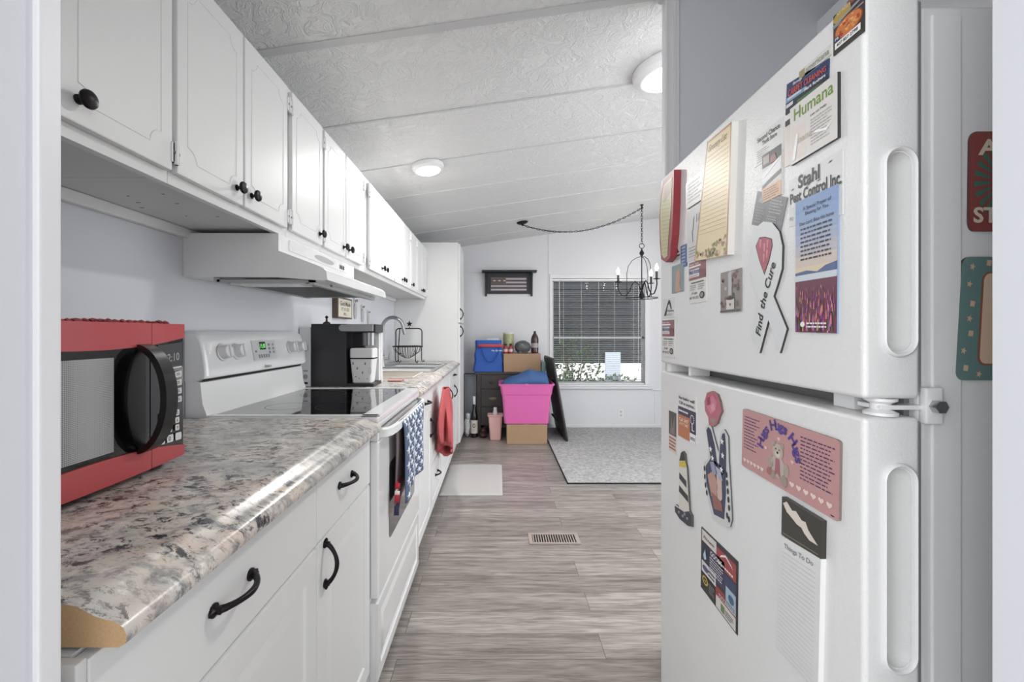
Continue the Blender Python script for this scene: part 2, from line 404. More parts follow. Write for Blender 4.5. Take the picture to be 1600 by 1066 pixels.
# partition beside the fridge with its cased end
PY = 1.62
struct(MB(M_wall).prism([(.64, 0), (1.62, 0), (1.62, ceil_z(1.62)), (.64, ceil_z(.64))], XZ, PY+.012, PY+.035, M_wall).build('wall_partition', smooth=False))
mb = MB(M_trim)
for a, b_, y in ((.622, .675, PY), (.626, .632, PY-.005), (.652, .66, PY-.005)):
    mb.prism([(a, 0), (b_, 0), (b_, ceil_z(b_)-.001), (a, ceil_z(a)-.001)], XZ, y, PY+.11 if y == PY and 0 else PY+.0119)
mb.prism([(.624, 0), (.639, 0), (.639, ceil_z(.639)-.001), (.624, ceil_z(.624)-.001)], XZ, PY+.0121, PY+.035)
struct(mb.build('trim_4', smooth=False))
struct(MB(M_trim).box(1.195, 1.5, .44, PY+.011, 0, 2.365).build('wall_right_chase', smooth=False))
struct(MB(M_wall).prism([(1.5, 0), (1.62, 0), (1.62, ceil_z(1.62)), (1.5, ceil_z(1.5))], XZ, .44, PY+.011).build('wall_right', smooth=False))
struct(MB(M_wallfar).prism([(3.0, 0), (3.1, 0), (3.1, ceil_z(3.1)), (3.0, ceil_z(3.0))], XZ, 3.8, YF+.1).build('wall_dining_right', smooth=False))
# doorway the picture is taken through
struct(MB(M_wall).prism([(-1.13, 0), (-.41, 0), (-.41, ceil_z(-.41)), (-1.13, ceil_z(-1.13))], XZ, .2, .3835).build('wall_doorway_left', smooth=False))
struct(MB(M_trim).box(-.47, -.4045, .3835, .4045, 0, 2.26, bev=.003).build('trim_5'))
struct(MB(M_wall).prism([(.5, 0), (1.5, 0), (1.5, ceil_z(1.5)), (.5, ceil_z(.5))], XZ, .2, .44).build('wall_doorway_right', smooth=False))
# ceiling battens
for i, y in enumerate((1.60, 2.185, 2.77, 3.355, 3.94, 4.525, 5.11)):
    hw = .019 if i == 0 else (.007 if i == 1 else .004)
    th = .004
    mb = MB(M_ceil if i > 2 else mat('batten_grey', '#c4c4c4', .4))
    x1 = 2.98
    x0 = -1.045
    mb.prism([(x0, ceil_z(x0)), (x1, ceil_z(x1)), (x1, ceil_z(x1)-th), (x0, ceil_z(x0)-th)], XZ, y-hw, y+hw)
    if i == 0: x = 0
    struct(mb.build('trim_%d' % (6+i), smooth=False))

# window: frame, sashes, glass
win = MB(M_trim)
for a in ((.653, .69, WZ0+.0031, WZ1-.0001), (1.858, 1.93, WZ0+.0031, WZ1-.0001), (.653, 1.93, WZ1, WZ1+.056), (.653, 1.93, WZ0-.029, WZ0+.003)):
    win.box(a[0], a[1], YF-.018, YF, a[2], a[3], bev=.004)
win.box(.60, 1.96, YF-.04, YF, WZ0-.052, WZ0-.03, bev=.004)
wo = struct(win.build('window_1'))
f = MB(mat('sash_white', '#d7d7d9', .4))
for a in ((WX0, WX0+.03, WZ0, WZ1), (WX1-.03, WX1, WZ0, WZ1), (WX0, WX1, WZ0, WZ0+.03), (WX0, WX1, WZ1-.03, WZ1), (WX0, WX1, 1.125, 1.15)):
    f.box(a[0], a[1], YF+.05, YF+.085, a[2], a[3])
f.build('sash', wo)
MB(M_glass).box(WX0+.02, WX1-.02, YF+.066, YF+.07, WZ0+.02, WZ1-.02).build('pane', wo)

# blind
bl = thing('window_blind', (1.27, YF-.02, 1.86), 'white horizontal slatted blind hanging in front of the dining window', 'blind')
mb = MB(M_blind); mb.box(WX0+.008, WX1-.008, YF-.012, YF+.03, 1.855, 1.88, bev=.003); mb.build('headrail', bl)
mb = MB(M_blind); z = 1.848; a = math.radians(6)
while z > WZ0+.03:
    c, s_ = math.cos(a)*.0115, math.sin(a)*.0115; yy = YF+.012
    x0, x1 = WX0+.012, WX1-.012; t = .0006
    mb.add([(x0, yy-c, z-s_), (x1, yy-c, z-s_), (x1, yy, z+.0015), (x0, yy, z+.0015), (x1, yy+c, z+s_), (x0, yy+c, z+s_),
            (x0, yy-c, z-s_-t), (x1, yy-c, z-s_-t), (x1, yy, z+.0015-t), (x0, yy, z+.0015-t), (x1, yy+c, z+s_-t), (x0, yy+c, z+s_-t)],
           [(0, 1, 2, 3), (3, 2, 4, 5), (6, 9, 8, 7), (9, 11, 10, 8), (0, 6, 7, 1), (5, 4, 10, 11)])
    z -= .0235
mb.box(WX0+.012, WX1-.012, YF, YF+.024, WZ0+.006, WZ0+.02)
mb.build('slats', bl, fixn=False)
mb = MB(M_blind)
for x in (.83, 1.055, 1.275, 1.475, 1.72): mb.box(x-.0012, x+.0012, YF-.0035, YF-.0015, WZ0+.01, 1.86)
mb.build('ladder_cord', bl)
MB(M_wplas).cyl((.775, YF-.012, 1.86), (.78, YF-.014, 1.06), .004, n=8).build('tilt_wand', bl)
mb = MB(M_blind); mb.cyl((1.775, YF-.01, 1.86), (1.775, YF-.01, .75), .0025, n=6).lathe([(.003, 0), (.008, .01), (.004, .035)], (1.775, YF-.01, .715)); mb.build('lift_cord', bl)

# outside
M_sid = mat('neighbour_siding', '#161d22', .7, var=.3, bscale=3)
nb = thing('neighbour_house', (1.5, 10.0, .0), 'dark slate sided house seen through the blind', 'house')
mb = MB(M_sid); mb.box(-3, 8, 10.0, 10.3, .5, 4.4)
for i in range(26): mb.box(-3, 8, 9.985, 10.0, .55+i*.15, .57+i*.15)
mb.build('siding', nb)
MB(mat('skirting_white', '#f4f5f5', .6)).box(-3, 8, 9.98, 10.3, 0, .4999).build('skirting', nb)
mb = MB(mat('corner_post_grey', '#9ba6b2', .6)); mb.box(2.45, 2.8, 9.93, 9.975, 0, .75); mb.build('door_panel', nb)
struct(MB(mat('outside_ground', '#e9e9e4', .8, var=.15, bscale=3)).box(-4, 9, 5.72, 14, -.3, -.05).build('ground_outside'))
mb = MB(mat('carport_dark', '#20262b', .7)); mb.box(-2, 5, 5.75, 8.6, 2.25, 2.35)
tag(mb.build('carport_roof', origin=(1.5, 7, 2.3)), 'dark carport roof just outside the window', 'roof')
def shrub(cx, cy, r, h, col, label, n=420, seed=3):
    rnd = random.Random(seed); t = thing('shrub', (cx, cy, -.05), label, 'shrub', None); mb = MB(mat('leaf_'+col.strip('#'), col, .5, var=.4, bscale=9)); st = MB(mat('twig', '#5e4d3e', .8))
    for i in range(9):
        a = rnd.uniform(0, 2*PI); st.tube([(cx, cy, -.05), (cx+.3*r*math.cos(a), cy+.3*r*math.sin(a), h*.5), (cx+.8*r*math.cos(a), cy+.8*r*math.sin(a), h*rnd.uniform(.75, 1))], [.012, .008, .004], n=5)
    for i in range(n):
        a = rnd.uniform(0, 2*PI); q = rnd.random()**.5*r; z = rnd.uniform(.05, h)*(1-.35*(q/r)**2); c = Vector((cx+q*math.cos(a), cy+q*math.sin(a), z))
        d = Vector((rnd.uniform(-1, 1), rnd.uniform(-1, 1), rnd.uniform(-.3, 1))).normalized(); e = d.cross(Vector((rnd.random(), rnd.random(), rnd.random()))).normalized(); L_ = rnd.uniform(.05, .1)
        up = d.cross(e)*.012
        mb.add([c, c+d*L_*.5+e*L_*.22+up, c+d*L_, c+d*L_*.5-e*L_*.22+up], [(0, 1, 2, 3)])
    st.build('stem', t); mb.build('foliage', t, smooth=False, fixn=False)
shrub(1.2, 6.9, .45, 1.25, '#5f8f45', 'tall leafy shrub outside the left half of the window', 620, 3)
shrub(2.0, 7.6, .5, .45, '#7fae5e', 'low pale green shrub outside the middle of the window', 420, 5)
shrub(.93, 5.98, .2, .7, '#86b368', 'small bright green shrub outside the window corner', 300, 8)

# ================================================================== CABINET HARDWARE
KNOB = [(.0085, 0), (.0085, .002), (.0045, .005), (.004, .011), (.008, .0135), (.0155, .016), (.0165, .019), (.015, .023), (.010, .0255), (.0001, .0265)]
knob_mesh = None
def knob(parent, x, y, z):
    global knob_mesh
    if knob_mesh is None:
        k = MB(M_bronze).lathe(KNOB, (0, 0, 0), axis=(1, 0, 0), n=20).build('knob'); knob_mesh = k.data; bpy.data.objects.remove(k)
    o = bpy.data.objects.new('knob', knob_mesh); C.objects.link(o); o.parent = parent
    o.location = Vector((x, y, z))-Vector(parent['_w']); return o
pull_mesh = {}
def pull(parent, x, y, z, vert=False, L_=.096):
    if vert not in pull_mesh:
        mb = MB(M_bronze); n = 14; pts = []; rs = []
        for i in range(n+1):
            t = i/n; u = (t-.5)*L_; d = .006+.024*math.sin(PI*t)**.7
            pts.append((d, 0, u) if vert else (d, u, 0)); rs.append(.0042+.0022*abs(2*t-1)**3+.0012*math.sin(PI*t)**4)
        mb.tube(pts, rs, n=10)
        for sg in (-1, 1):
            c = (0, 0, sg*L_/2) if vert else (0, sg*L_/2, 0)
            mb.lathe([(.0105, 0), (.0105, .003), (.006, .006), (.0058, .012), (.0001, .013)], c, axis=(1, 0, 0), n=14)
            e = (.004, 0, sg*(L_/2+.007)) if vert else (.004, sg*(L_/2+.007), 0); mb.ball(e, (.005, .006, .009) if vert else (.005, .009, .006), sub=1)
        k = mb.build('handle'); pull_mesh[vert] = k.data; bpy.data.objects.remove(k)
    o = bpy.data.objects.new('handle', pull_mesh[vert]); C.objects.link(o); o.parent = parent
    o.location = Vector((x, y, z))-Vector(parent['_w']); return o

# ---- upper cabinets
UX = -.737; UF = -.72; UZ0 = 1.533; UZ1 = 2.06
def upper_door(parent, y0, y1, knob_side, hinge_side):
    mb = MB(M_cab); mb.box(UX, UF, y0+.002, y1-.002, 1.558, 2.045, bev=.004)
    # routed bead with scooped corners
    a0, a1, b0, b1 = y0+.035, y1-.035, 1.60, 2.0; r = .03; pts = []
    for cy, cz, s0 in ((a0, b0, 90), (a1, b0, 180), (a1, b1, 270), (a0, b1, 0)):
        for i in range(6):
            an = math.radians(s0-90*i/5) if 0 else math.radians(s0 - 90*i/5)
            pts.append((cy+r*math.cos(an), cz+r*math.sin(an)))
    for k, (dx) in enumerate((0, .004)):
        q = [(UF-.0005, y, z) for y, z in pts]
        if k == 0: mb.tube(q, .0019, n=6, closed=True, flat=1)
    d = mb.build('door', parent)
    kz = 1.60; ky = (y1-.034) if knob_side == 'R' else (y0+.034)
    knob(d, UF, ky, kz)
    hy = y0-.004 if hinge_side == 'L' else y1+.004
    for hz in (1.60, 1.985):
        h = MB(M_cab); h.box(UF-.004, UF+.003, hy-.012, hy+.012, hz-.022, hz+.022, bev=.0015).cyl((UF+.003, hy, hz-.026), (UF+.003, hy, hz+.026), .0045, n=8)
        h.box(UF+.001, UF+.0045, hy-.008, hy+.008, hz-.003, hz+.003, mat('hinge_dark', '#6d6d6d', .5))
        h.build('hinge', d)
    return d
uppers = [(.42, .97, [(.712, .966, 'L', 'R')], 'white wall cabinet nearest the doorway with one door in view'),
          (.97, 1.51, [(.976, 1.234, 'R', 'L'), (1.238, 1.495, 'L', 'R')], 'white two-door wall cabinet beside the near end of the range hood'),
          (1.51, 1.80, [(1.522, 1.793, 'R', 'L')], 'white single-door wall cabinet above the near half of the range hood'),
          (1.80, 2.39, [(1.808, 2.064, 'R', 'L'), (2.068, 2.325, 'L', 'R')], 'white two-door wall cabinet above the far half of the range hood'),
          (2.39, 3.035, [(2.445, 2.735, 'R', 'L'), (2.74, 3.028, 'L', 'R')], 'white two-door wall cabinet just past the range hood'),
          (3.035, 3.585, [(3.042, 3.305, 'R', 'L'), (3.309, 3.578, 'L', 'R')], 'white two-door wall cabinet over the near side of the sink'),
          (3.585, 3.865, [(3.592, 3.858, 'L', 'R')], 'narrow single-door white wall cabinet over the sink'),
          (3.865, 4.40, [(3.872, 4.13, 'R', 'L'), (4.134, 4.392, 'L', 'R')], 'white two-door wall cabinet touching the tall pantry')]
for y0, y1, doors, lab in uppers:
    t = thing('wall_cabinet', (-.9, (y0+y1)/2, UZ0), lab, 'cabinet', 'wall cabinets along the left wall')
    mb = MB(M_cab); e = .0008
    mb.box(XW+.001, UX, y0+e, y1-e, 1.548, UZ1, M_cab)                      # carcass
    mb.box(UX-.018, UX, y0+e, y1-e, UZ0, 1.5479, M_cab)                    # face frame lip
    mb.box(XW+.001, XW+.022, y0+e, y1-e, 1.515, 1.5479, M_cab, bev=.006)   # ledge against the wall
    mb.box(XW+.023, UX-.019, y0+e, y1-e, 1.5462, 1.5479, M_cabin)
    if y0 == .42:
        rnd = random.Random(4)
        for i in range(12):
            yy = rnd.uniform(.6, 1); mb.box(-1+rnd.random()*.2, -.99+rnd.random()*.01-.0, yy, yy+.003, 1.5455, 1.5462, M_dark) if 0 else None
    if y1 < 1.6:
        rnd = random.Random(int(y0*100))
        for i in range(7):
            yy = rnd.uniform(y0+.05, min(y1, 1.4)-.05); xx = rnd.uniform(-1, -.8); l_ = rnd.uniform(.004, .012)
            mb.box(xx, xx+l_, yy, yy+.003, 1.5457, 1.5463, M_dark)
    mb.build('body', t)
    for d in doors: upper_door(t, *d)

# ---- base cabinets
BF = -.42; BT = .018
def raised_front(mb, y0, y1, z0, z1, x, th=BT, inset=.055):
    """a slab with a bevelled raised panel, facing +x"""
    mb.box(x-th, x-.006, y0+.001, y1-.001, z0+.001, z1-.001, bev=.002)
    def ring(i0, x0_, i1, x1_):
        a = [(x0_, y0+i0, z0+i0), (x0_, y1-i0, z0+i0), (x0_, y1-i0, z1-i0), (x0_, y0+i0, z1-i0)]
        b = [(x1_, y0+i1, z0+i1), (x1_, y1-i1, z0+i1), (x1_, y1-i1, z1-i1), (x1_, y0+i1, z1-i1)]
        mb.add(a+b, [(k, (k+1) % 4, 4+(k+1) % 4, 4+k) for k in range(4)])
    ring(.0015, x-.0062, .004, x); ring(.004, x, inset, x); ring(inset, x, inset+.006, x-.005); ring(inset+.006, x-.005, inset+.012, x-.005); ring(inset+.012, x-.005, inset+.035, x-.0005)
    q = inset+.035; xx = x-.0005
    mb.add([(xx, y0+q, z0+q), (xx, y1-q, z0+q), (xx, y1-q, z1-q), (xx, y0+q, z1-q)], [(0, 1, 2, 3)])
def base_unit(y0, y1, fronts, lab, end=False):
    t = thing('base_cabinet', (-.73, (y0+y1)/2, 0), lab, 'cabinet', 'base cabinets along the left wall')
    mb = MB(M_cab); mb.box(XW+.001, BF-BT-.001, y0+.001, y1-.001, .08, .79 if y0 > 2.7 else .868); mb.box(XW+.001, BF-BT-.05, y0+.001, y1-.001, 0, .08, M_cab)
    if end: mb.box(XW+.001, BF-.0005, y0-.012, y0+.0005, 0, .868, bev=.002)
    mb.build('body', t)
    for kind, a, b, z0, z1, hp in fronts:
        mb = MB(M_cab)
        if kind == 'drawer': mb.box(BF-BT, BF, a+.0012, b-.0012, z0+.001, z1-.001, bev=.003)
        else: raised_front(mb, a+.0012, b-.0012, z0, z1, BF)
        d = mb.build('drawer' if kind != 'door' else 'door', t)
        if hp: pull(d, BF, hp[0], hp[1], vert=(kind == 'door'))
base_unit(.4455, 1.01, [('drawer', .4455, 1.01, .706, .866, (.69, .79)), ('door', .4455, 1.01, .085, .702, None)], 'near white base cabinet with wide drawer at the cut counter end', True)
base_unit(1.01, 1.445, [('drawer', 1.01, 1.43, .706, .866, (1.20, .795)), ('door', 1.01, 1.43, .085, .702, (1.055, .64))], 'white base cabinet between the near cabinet and the range')
base_unit(2.222, 2.75, [('drawer', 2.225, 2.75, .706, .866, (2.55, .79)), ('door', 2.225, 2.75, .06, .702, (2.70, .61))], 'white base cabinet on the far side of the range')
base_unit(2.75, 3.2, [('door', 2.75, 3.2, .36, .866, None), ('drawer_front', 2.75, 3.2, .06, .355, (2.97, .245))], 'white base cabinet behind the hanging red towel')
base_unit(3.2, 3.85, [('door', 3.2, 3.85, .06, .866, (3.76, .66))], 'white sink base cabinet just past the red towel')
base_unit(3.85, 4.4, [('drawer', 3.85, 4.4, .706, .866, (4.13, .80)), ('door', 3.85, 4.4, .06, .702, (4.18, .64))], 'white base cabinet next to the tall pantry')

# ---- worktops (rolled ogee edge)
OG = [(XW+.001, .872), (-.395, .872), (-.388, .876), (-.386, .884), (-.39, .893), (-.399, .899), (-.41, .9015), (-.421, .905), (-.431, .911), (-.441, .9155), (-.452, .917), (-.47, .915), (XW+.001, .915)]
mb = MB(M_granite).prism(OG, XZ, .453, 1.447, M_granite, M_tan, M_tan)
tag(mb.build('countertop', origin=(-.7, .95, .87)), 'granite-look worktop with a raw cut end, under the red microwave', 'countertop')
mb = MB(M_granite)
OGf = [p for p in OG if p[0] > -.48]; OGf = [(-.48, .872)]+OGf+[(-.48, .915)]
mb.prism(OGf, XZ, 2.222, 4.405, M_granite, mat('laminate_end', '#cfc9bd', .5)); 
mb.box(XW+.001, -.95, 2.222, 4.405, .872, .915).box(-.95, -.48, 2.222, 3.16, .872, .915).box(-.95, -.48, 3.96, 4.405, .872, .915)
tag(mb.build('countertop', origin=(-.7, 3.3, .87)), 'granite-look worktop around the sink, past the range', 'countertop')

# ---- sink and faucet
sk = thing('kitchen_sink', (-.715, 3.56, .915), 'stainless double bowl sink set in the far worktop', 'sink')
mb = MB(M_steel); X0, X1, Y0, Y1 = -.965, -.465, 3.13, 3.99; zt = .9175
# rim plate
for a in ((X0, -.93, Y0, Y1), (-.505, X1, Y0, Y1), (-.93, -.505, Y0, 3.17), (-.93, -.505, 3.95, Y1), (-.93, -.505, 3.54, 3.58)):
    mb.box(a[0], a[1], a[2], a[3], .9155, zt+.002, bev=.001)
mb.tube([(x, y, zt+.001) for x, y in rr(X0+.004, X1-.004, Y0+.004, Y1-.004, .03)], .004, n=6, closed=True)
mb.build('rim', sk)
for (a, b_) in ((3.17, 3.54), (3.58, 3.95)):
    mb = MB(mat('sink_bowl_steel', '#dcdcdb', .5, metal=.4)); top = rr(-.93, -.505, a, b_, .03); bot = rr(-.91, -.525, a+.02, b_-.02, .04); n = len(top)
    top = rr(-.945, -.49, a-.008, b_+.008, .03)
    mb.add([(x, y, zt-.004) for x, y in top]+[(x, y, .80) for x, y in bot], [(i, (i+1) % n, n+(i+1) % n, n+i) for i in range(n)]+[tuple(range(n, 2*n))])
    mb.cyl((-.715, (a+b_)/2, .8005), (-.715, (a+b_)/2, .804), .04, M_chrome)
    mb.build('bowl', sk, solid=.002, fixn=False)
fc = thing('kitchen_faucet', (-.955, 3.58, .918), 'brushed nickel gooseneck faucet standing behind the sink', 'faucet')
mb = MB(M_nick); X = -.95; Yb = 3.58
mb.lathe([(.028, 0), (.028, .008), (.02, .02), (.018, .1), (.016, .11)], (X, Yb, .918))
pts = [(X, Yb, 1.02), (X, Yb, 1.24)]+[(X+.085-.085*math.cos(a), Yb, 1.24+.085*math.sin(a)) for a in [PI*i/12 for i in range(1, 12)]]+[(X+.172, Yb, 1.225), (X+.18, Yb, 1.20)]
mb.tube(pts, .0145, n=12); mb.tube([(X+.172, Yb, 1.235), (X+.184, Yb, 1.185)], .0155, n=12); mb.build('spout', fc)
MB(M_chrome).cyl((X+.01, Yb-.0, .985), (X+.055, Yb-.02, .985), .011).tube([(X+.05, Yb-.02, .985), (X+.06, Yb-.022, 1.04), (X+.063, Yb-.022, 1.07)], .005).build('lever', fc)
sp = MB(M_chrome).lathe([(.02, 0), (.02, .006), (.012, .012), (.012, .06), (.018, .065), (.018, .085), (.006, .09), (.005, .13), (.0001, .132)], (-.925, 3.36, .9185))
sp.tube([(-.925, 3.36, 1.03), (-.9, 3.36, 1.035), (-.875, 3.36, 1.02)], .005)
tag(sp.build('soap_dispenser', origin=(-.925, 3.36, .918)), 'small chrome soap dispenser at the near back corner of the sink', 'soap dispenser')

# ---- pantry
pt = thing('pantry_cabinet', (-.72, 4.66, 0), 'tall white pantry cabinet standing at the end of the worktop', 'cabinet')
MB(M_cab).box(XW+.001, -.405, 4.41, 4.92, .07, 2.115, bev=.002).box(XW+.001, -.45, 4.412, 4.918, 0, .07).build('body', pt)
for z0, z1, hz in ((1.30, 2.105, 1.39), (.08, 1.29, 1.215)):
    mb = MB(M_cab); raised_front(mb, 4.415, 4.915, z0, z1, -.386); d = mb.build('door', pt); pull(d, -.386, 4.45, hz, True, .09)

# ---- range hood
hd = thing('range_hood', (-.9, 1.83, 1.38), 'white under-cabinet range hood above the stove', 'range hood')
HP = [(XW+.001, 1.532), (-.735+.004, 1.532), (-.731, 1.4735), (-.6, 1.424), (-.582, 1.415), (-.572, 1.404), (-.568, 1.376), (-.58, 1.374), (-.735, 1.385), (XW+.001, 1.387)]
MB(M_white).prism(HP, XZ, 1.45, 2.21).build('body', hd)
mb = MB(mat('hood_front', '#d9d9d9', .35)); mb.prism(rr(1.52, 2.10, 1.486, 1.524, .008), YZ, -.7309, -.728)
mb.build('front_panel', hd)
MB(M_gplas).prism(circ(1.83, 1.505, .10, .012), YZ, -.728, -.7265).build('lens', hd)
MB(mat('hood_filter', '#3a3a3a', .5, bump=1, bscale=300)).prism([(-.93, 1.62), (-.66, 1.62), (-.66, 2.1), (-.93, 2.1)], XY, 1.374, 1.3765).build('filter', hd)
MB(mat('hood_lamp_lens', '#cfcfcf', .2)).box(-.92, -.68, 1.49, 1.6, 1.367, 1.378, bev=.005).build('lamp_cover', hd)
mb = MB(M_gplas)
for y in (1.47, 1.61, 2.11): mb.box(-.95, -.62, y, y+.012, 1.37, 1.38)
mb.box(-.64, -.62, 1.47, 2.19, 1.362, 1.38).box(-.96, -.94, 1.47, 2.19, 1.372, 1.386); mb.build('filter_frame', hd)
mb = MB(M_blackm)
for i in range(3): mb.box(-.7309+.0031, -.7262, 2.0+.022*i, 2.012+.022*i, 1.495, 1.512)
mb.build('switch', hd)

# ---- range
rg = thing('electric_range', (-.72, 1.83, 0), 'white freestanding electric range with black glass cooktop', 'stove')
SF = -.40
MB(M_white).box(XW+.004, SF-.03, 1.452, 2.212, .02, .905, bev=.003).build('body', rg)
mb = MB(M_white); mb.box(-.98, SF, 1.452, 2.212, .895, .918, bev=.006, seg=3)
for a in ((-.975, SF-.002, 1.456, 1.482), (-.975, SF-.002, 2.182, 2.208), (SF-.06, SF-.002, 1.456, 2.208)): mb.box(a[0], a[1], a[2], a[3], .912, .9225, bev=.003)
ct = mb.build('cooktop', rg)
mb = MB(M_glassb); mb.box(-.97, SF-.062, 1.484, 2.18, .914, .9195, bev=.001); g = mb.build('glass', ct)
mb = MB(mat('burner_ring', '#3c3c3f', .3))
for x, y, r in ((-.80, 1.66, .08), (-.80, 2.0, .10), (-.59, 1.66, .10), (-.59, 2.0, .08)):
    mb = MB(mat('burner_ring', '#3c3c3f', .3))
    for q in (r,):
        n = 40; mb.add([(x+q*math.cos(2*PI*i/n), y+q*math.sin(2*PI*i/n), .91975) for i in range(n)]+[(x+(q-.002)*math.cos(2*PI*i/n), y+(q-.002)*math.sin(2*PI*i/n), .91975) for i in range(n)], [(i, (i+1) % n, n+(i+1) % n, n+i) for i in range(n)])
    mb.build('burner_marking', ct, smooth=False, fixn=False)
# backguard
mb = MB(M_white); mb.prism([(XW+.004, .9), (-.972, .9), (-.975, .925), (-.988, .96), (-.996, 1.032), (-1.004, 1.036), (XW+.004, 1.036)], XZ, 1.456, 2.208); mb.build('backguard_riser', rg); MB(M_dark).box(XW+.006, -.992, 1.47, 2.19, 1.0362, 1.0425).build('gap_shade_strip', rg)  # dark strip stands in for the shade in the gap below the panel
mb = MB(M_white)
prof = [(XW+.004, 1.0365), (-1.0, 1.0365), (-.99, 1.043), (-.975, 1.046), (-.97, 1.056), (-.974, 1.10), (-.986, 1.165), (-.995, 1.19), (-1.008, 1.202), (-1.025, 1.206), (XW+.004, 1.206)]
# rounded ends: scale the profile towards the wall near both ends
sec = []; ys = [1.452, 1.458, 1.475, 1.50, 2.164, 2.189, 2.206, 2.212]; sc = [.88, .95, .99, 1, 1, .99, .95, .88]
n = len(prof); vs_ = []
for y, k in zip(ys, sc): vs_ += [(XW+.004+(x-XW-.004)*k, y, 1.0365+(z-1.0365)*(.93+.07*(k-.88)/.12)) for x, z in prof]
mb.add(vs_, [(a*n+i, a*n+(i+1) % n, (a+1)*n+(i+1) % n, (a+1)*n+i) for a in range(len(ys)-1) for i in range(n)]+[tuple(range(n)), tuple((len(ys)-1)*n+i for i in range(n))])
bg = mb.build('backguard', rg)
def bgx(z): return -.974+(z-1.10)*(-.012/.065)
nrm = Vector((1, 0, .185)).normalized()
for y in (1.545, 1.63, 2.05, 2.14):
    mb = MB(M_wplas); c = Vector((bgx(1.13)+.0, y, 1.13)); mb.lathe([(.03, 0), (.03, .003), (.025, .005), (.0235, .026), (.021, .029), (.0001, .0295)], c, axis=nrm)
    mb.lathe([(.0305, .0005), (.0315, .0015)], c, M_gplas, axis=nrm); mb.box(-.0035, .0035, -.023, .023, .02, .036, M_white, bev=.002, M=Matrix.Translation(c) @ nrm.to_track_quat('Z', 'Y').to_matrix().to_4x4())
    mb.build('knob', bg)
c0 = Vector((bgx(1.165), 0, 1.165)); c1 = Vector((bgx(1.085), 0, 1.085))
A = Art((c0.x, 1.735, 1.168), (c0.x, 1.915, 1.168), (c1.x, 1.915, 1.088), (c1.x, 1.735, 1.088), nrm, mat('control_panel_grey', '#c9c9ca', .4), .0015)
A.rect(.3, .52, .56, .92, mat('lcd_dark', '#10180f', .2)).text('11:10', .33, .6, .53, .82, mat('lcd_green', '#6fe06a', .5, emit=1.2))
for i in range(5): A.rect(.2+i*.1, .1, .26+i*.1, .28, pm('#77797b'))
for i in range(3): A.rect(.66, .3+i*.2, .74, .42+i*.2, pm('#77797b')); A.rect(.84, .3+i*.2, .92, .42+i*.2, pm('#8a8c8e'))
A.rect(.08, .4, .16, .5, pm('#77797b')); A.text('Amana', .36, -.42, .66, -.24, pm('#4a4a4d'), 1)
o = A.mb.build('control_display', bg, smooth=False, fixn=False)
# oven door, drawer
mb = MB(M_white); mb.box(SF-.03, SF, 1.456, 2.208, .305, .835, bev=.008, seg=3); od = mb.build('oven_door', rg)
MB(mat('oven_window', '#55575a', .1, coat=.5)).prism(rr(1.60, 2.08, .44, .72, .02), YZ, SF-.001, SF+.0012).build('oven_window', od)
MB(M_blackm).box(SF-.06, SF-.024, 1.47, 2.2, .835, .895).build('vent_gap', rg)
MB(M_white).box(SF-.03, SF-.001, 1.454, 2.21, .876, .9, bev=.004).build('front_rail', rg)
mb = MB(M_wplas)
pts = [(SF-.004, 1.475, .858), (SF+.012, 1.485, .858), (SF+.028, 1.51, .858), (SF+.034, 1.56, .858), (SF+.036, 1.83, .858), (SF+.034, 2.10, .858), (SF+.028, 2.155, .858), (SF+.012, 2.18, .858), (SF-.004, 2.19, .858)]
vs_ = []; 
for i, p in enumerate(pts):
    p = Vector(p); 
    for dx, dz in ((-.006, -.018), (.006, -.014), (.007, .012), (-.002, .018), (-.007, .014)): vs_.append(p+Vector((dx, 0, dz)))
mb.add(vs_, [(a*5+i, a*5+(i+1) % 5, a*5+5+(i+1) % 5, a*5+5+i) for a in range(len(pts)-1) for i in range(5)]+[(0, 1, 2, 3, 4), tuple(40+i for i in range(5))])
mb.box(SF-.032, SF-.002, 1.458, 2.206, .8355, .862, bev=.003)
mb.build('handle', od)
mb = MB(M_white); raised_front(mb, 1.456, 2.208, .025, .292, SF-.002, th=.028, inset=.04); mb.build('storage_drawer', rg)

# ---- star towel on the oven handle
tw = MB(pm('#44527a', .9)); HX = SF+.036
def towel_front(s, t):
    y = 1.63+.43*s+.012*math.sin(t*5+s*2); z = .874-t*(.31-.03*s)
    x = HX+.010+.006*math.sin(s*19)+.008*t*math.sin(s*9+1)+.004*t
    if t < .06: x = HX+.0085*(t/.06)
    return Vector((x, y, z))
def towel_back(s, t):
    y = 1.60+.45*s+.01*math.sin(t*4); z = .874-t*(.345-.08*s)
    x = HX-.010-.006*t+.004*math.sin(s*14)
    if t < .06: x = HX-.0095*(t/.06)
    return Vector((x, y, z))
tw.surf(towel_front, 44, 26, pm('#56637f', .9)); tw.surf(towel_back, 30, 20, pm('#6e5f60', .9))
def on(fn, s, t, ds, dt, off):
    p = fn(s, t); return p+Vector((off, 0, 0))
for j in range(11):
    for i in range(8):
        s0 = (i+.5+(.5 if j % 2 else 0))/8.5; t0 = (j+.6)/11.3
        if s0 > .97: continue
        pts = star(0, 0, 1)
        tw.add([on(towel_front, min(.995, max(.005, s0+a*.047)), min(.995, max(.005, t0+b_*.052*-1)), 0, 0, .0028) for a, b_ in pts], [tuple(range(10))], pm('#dfe5ee', .9))
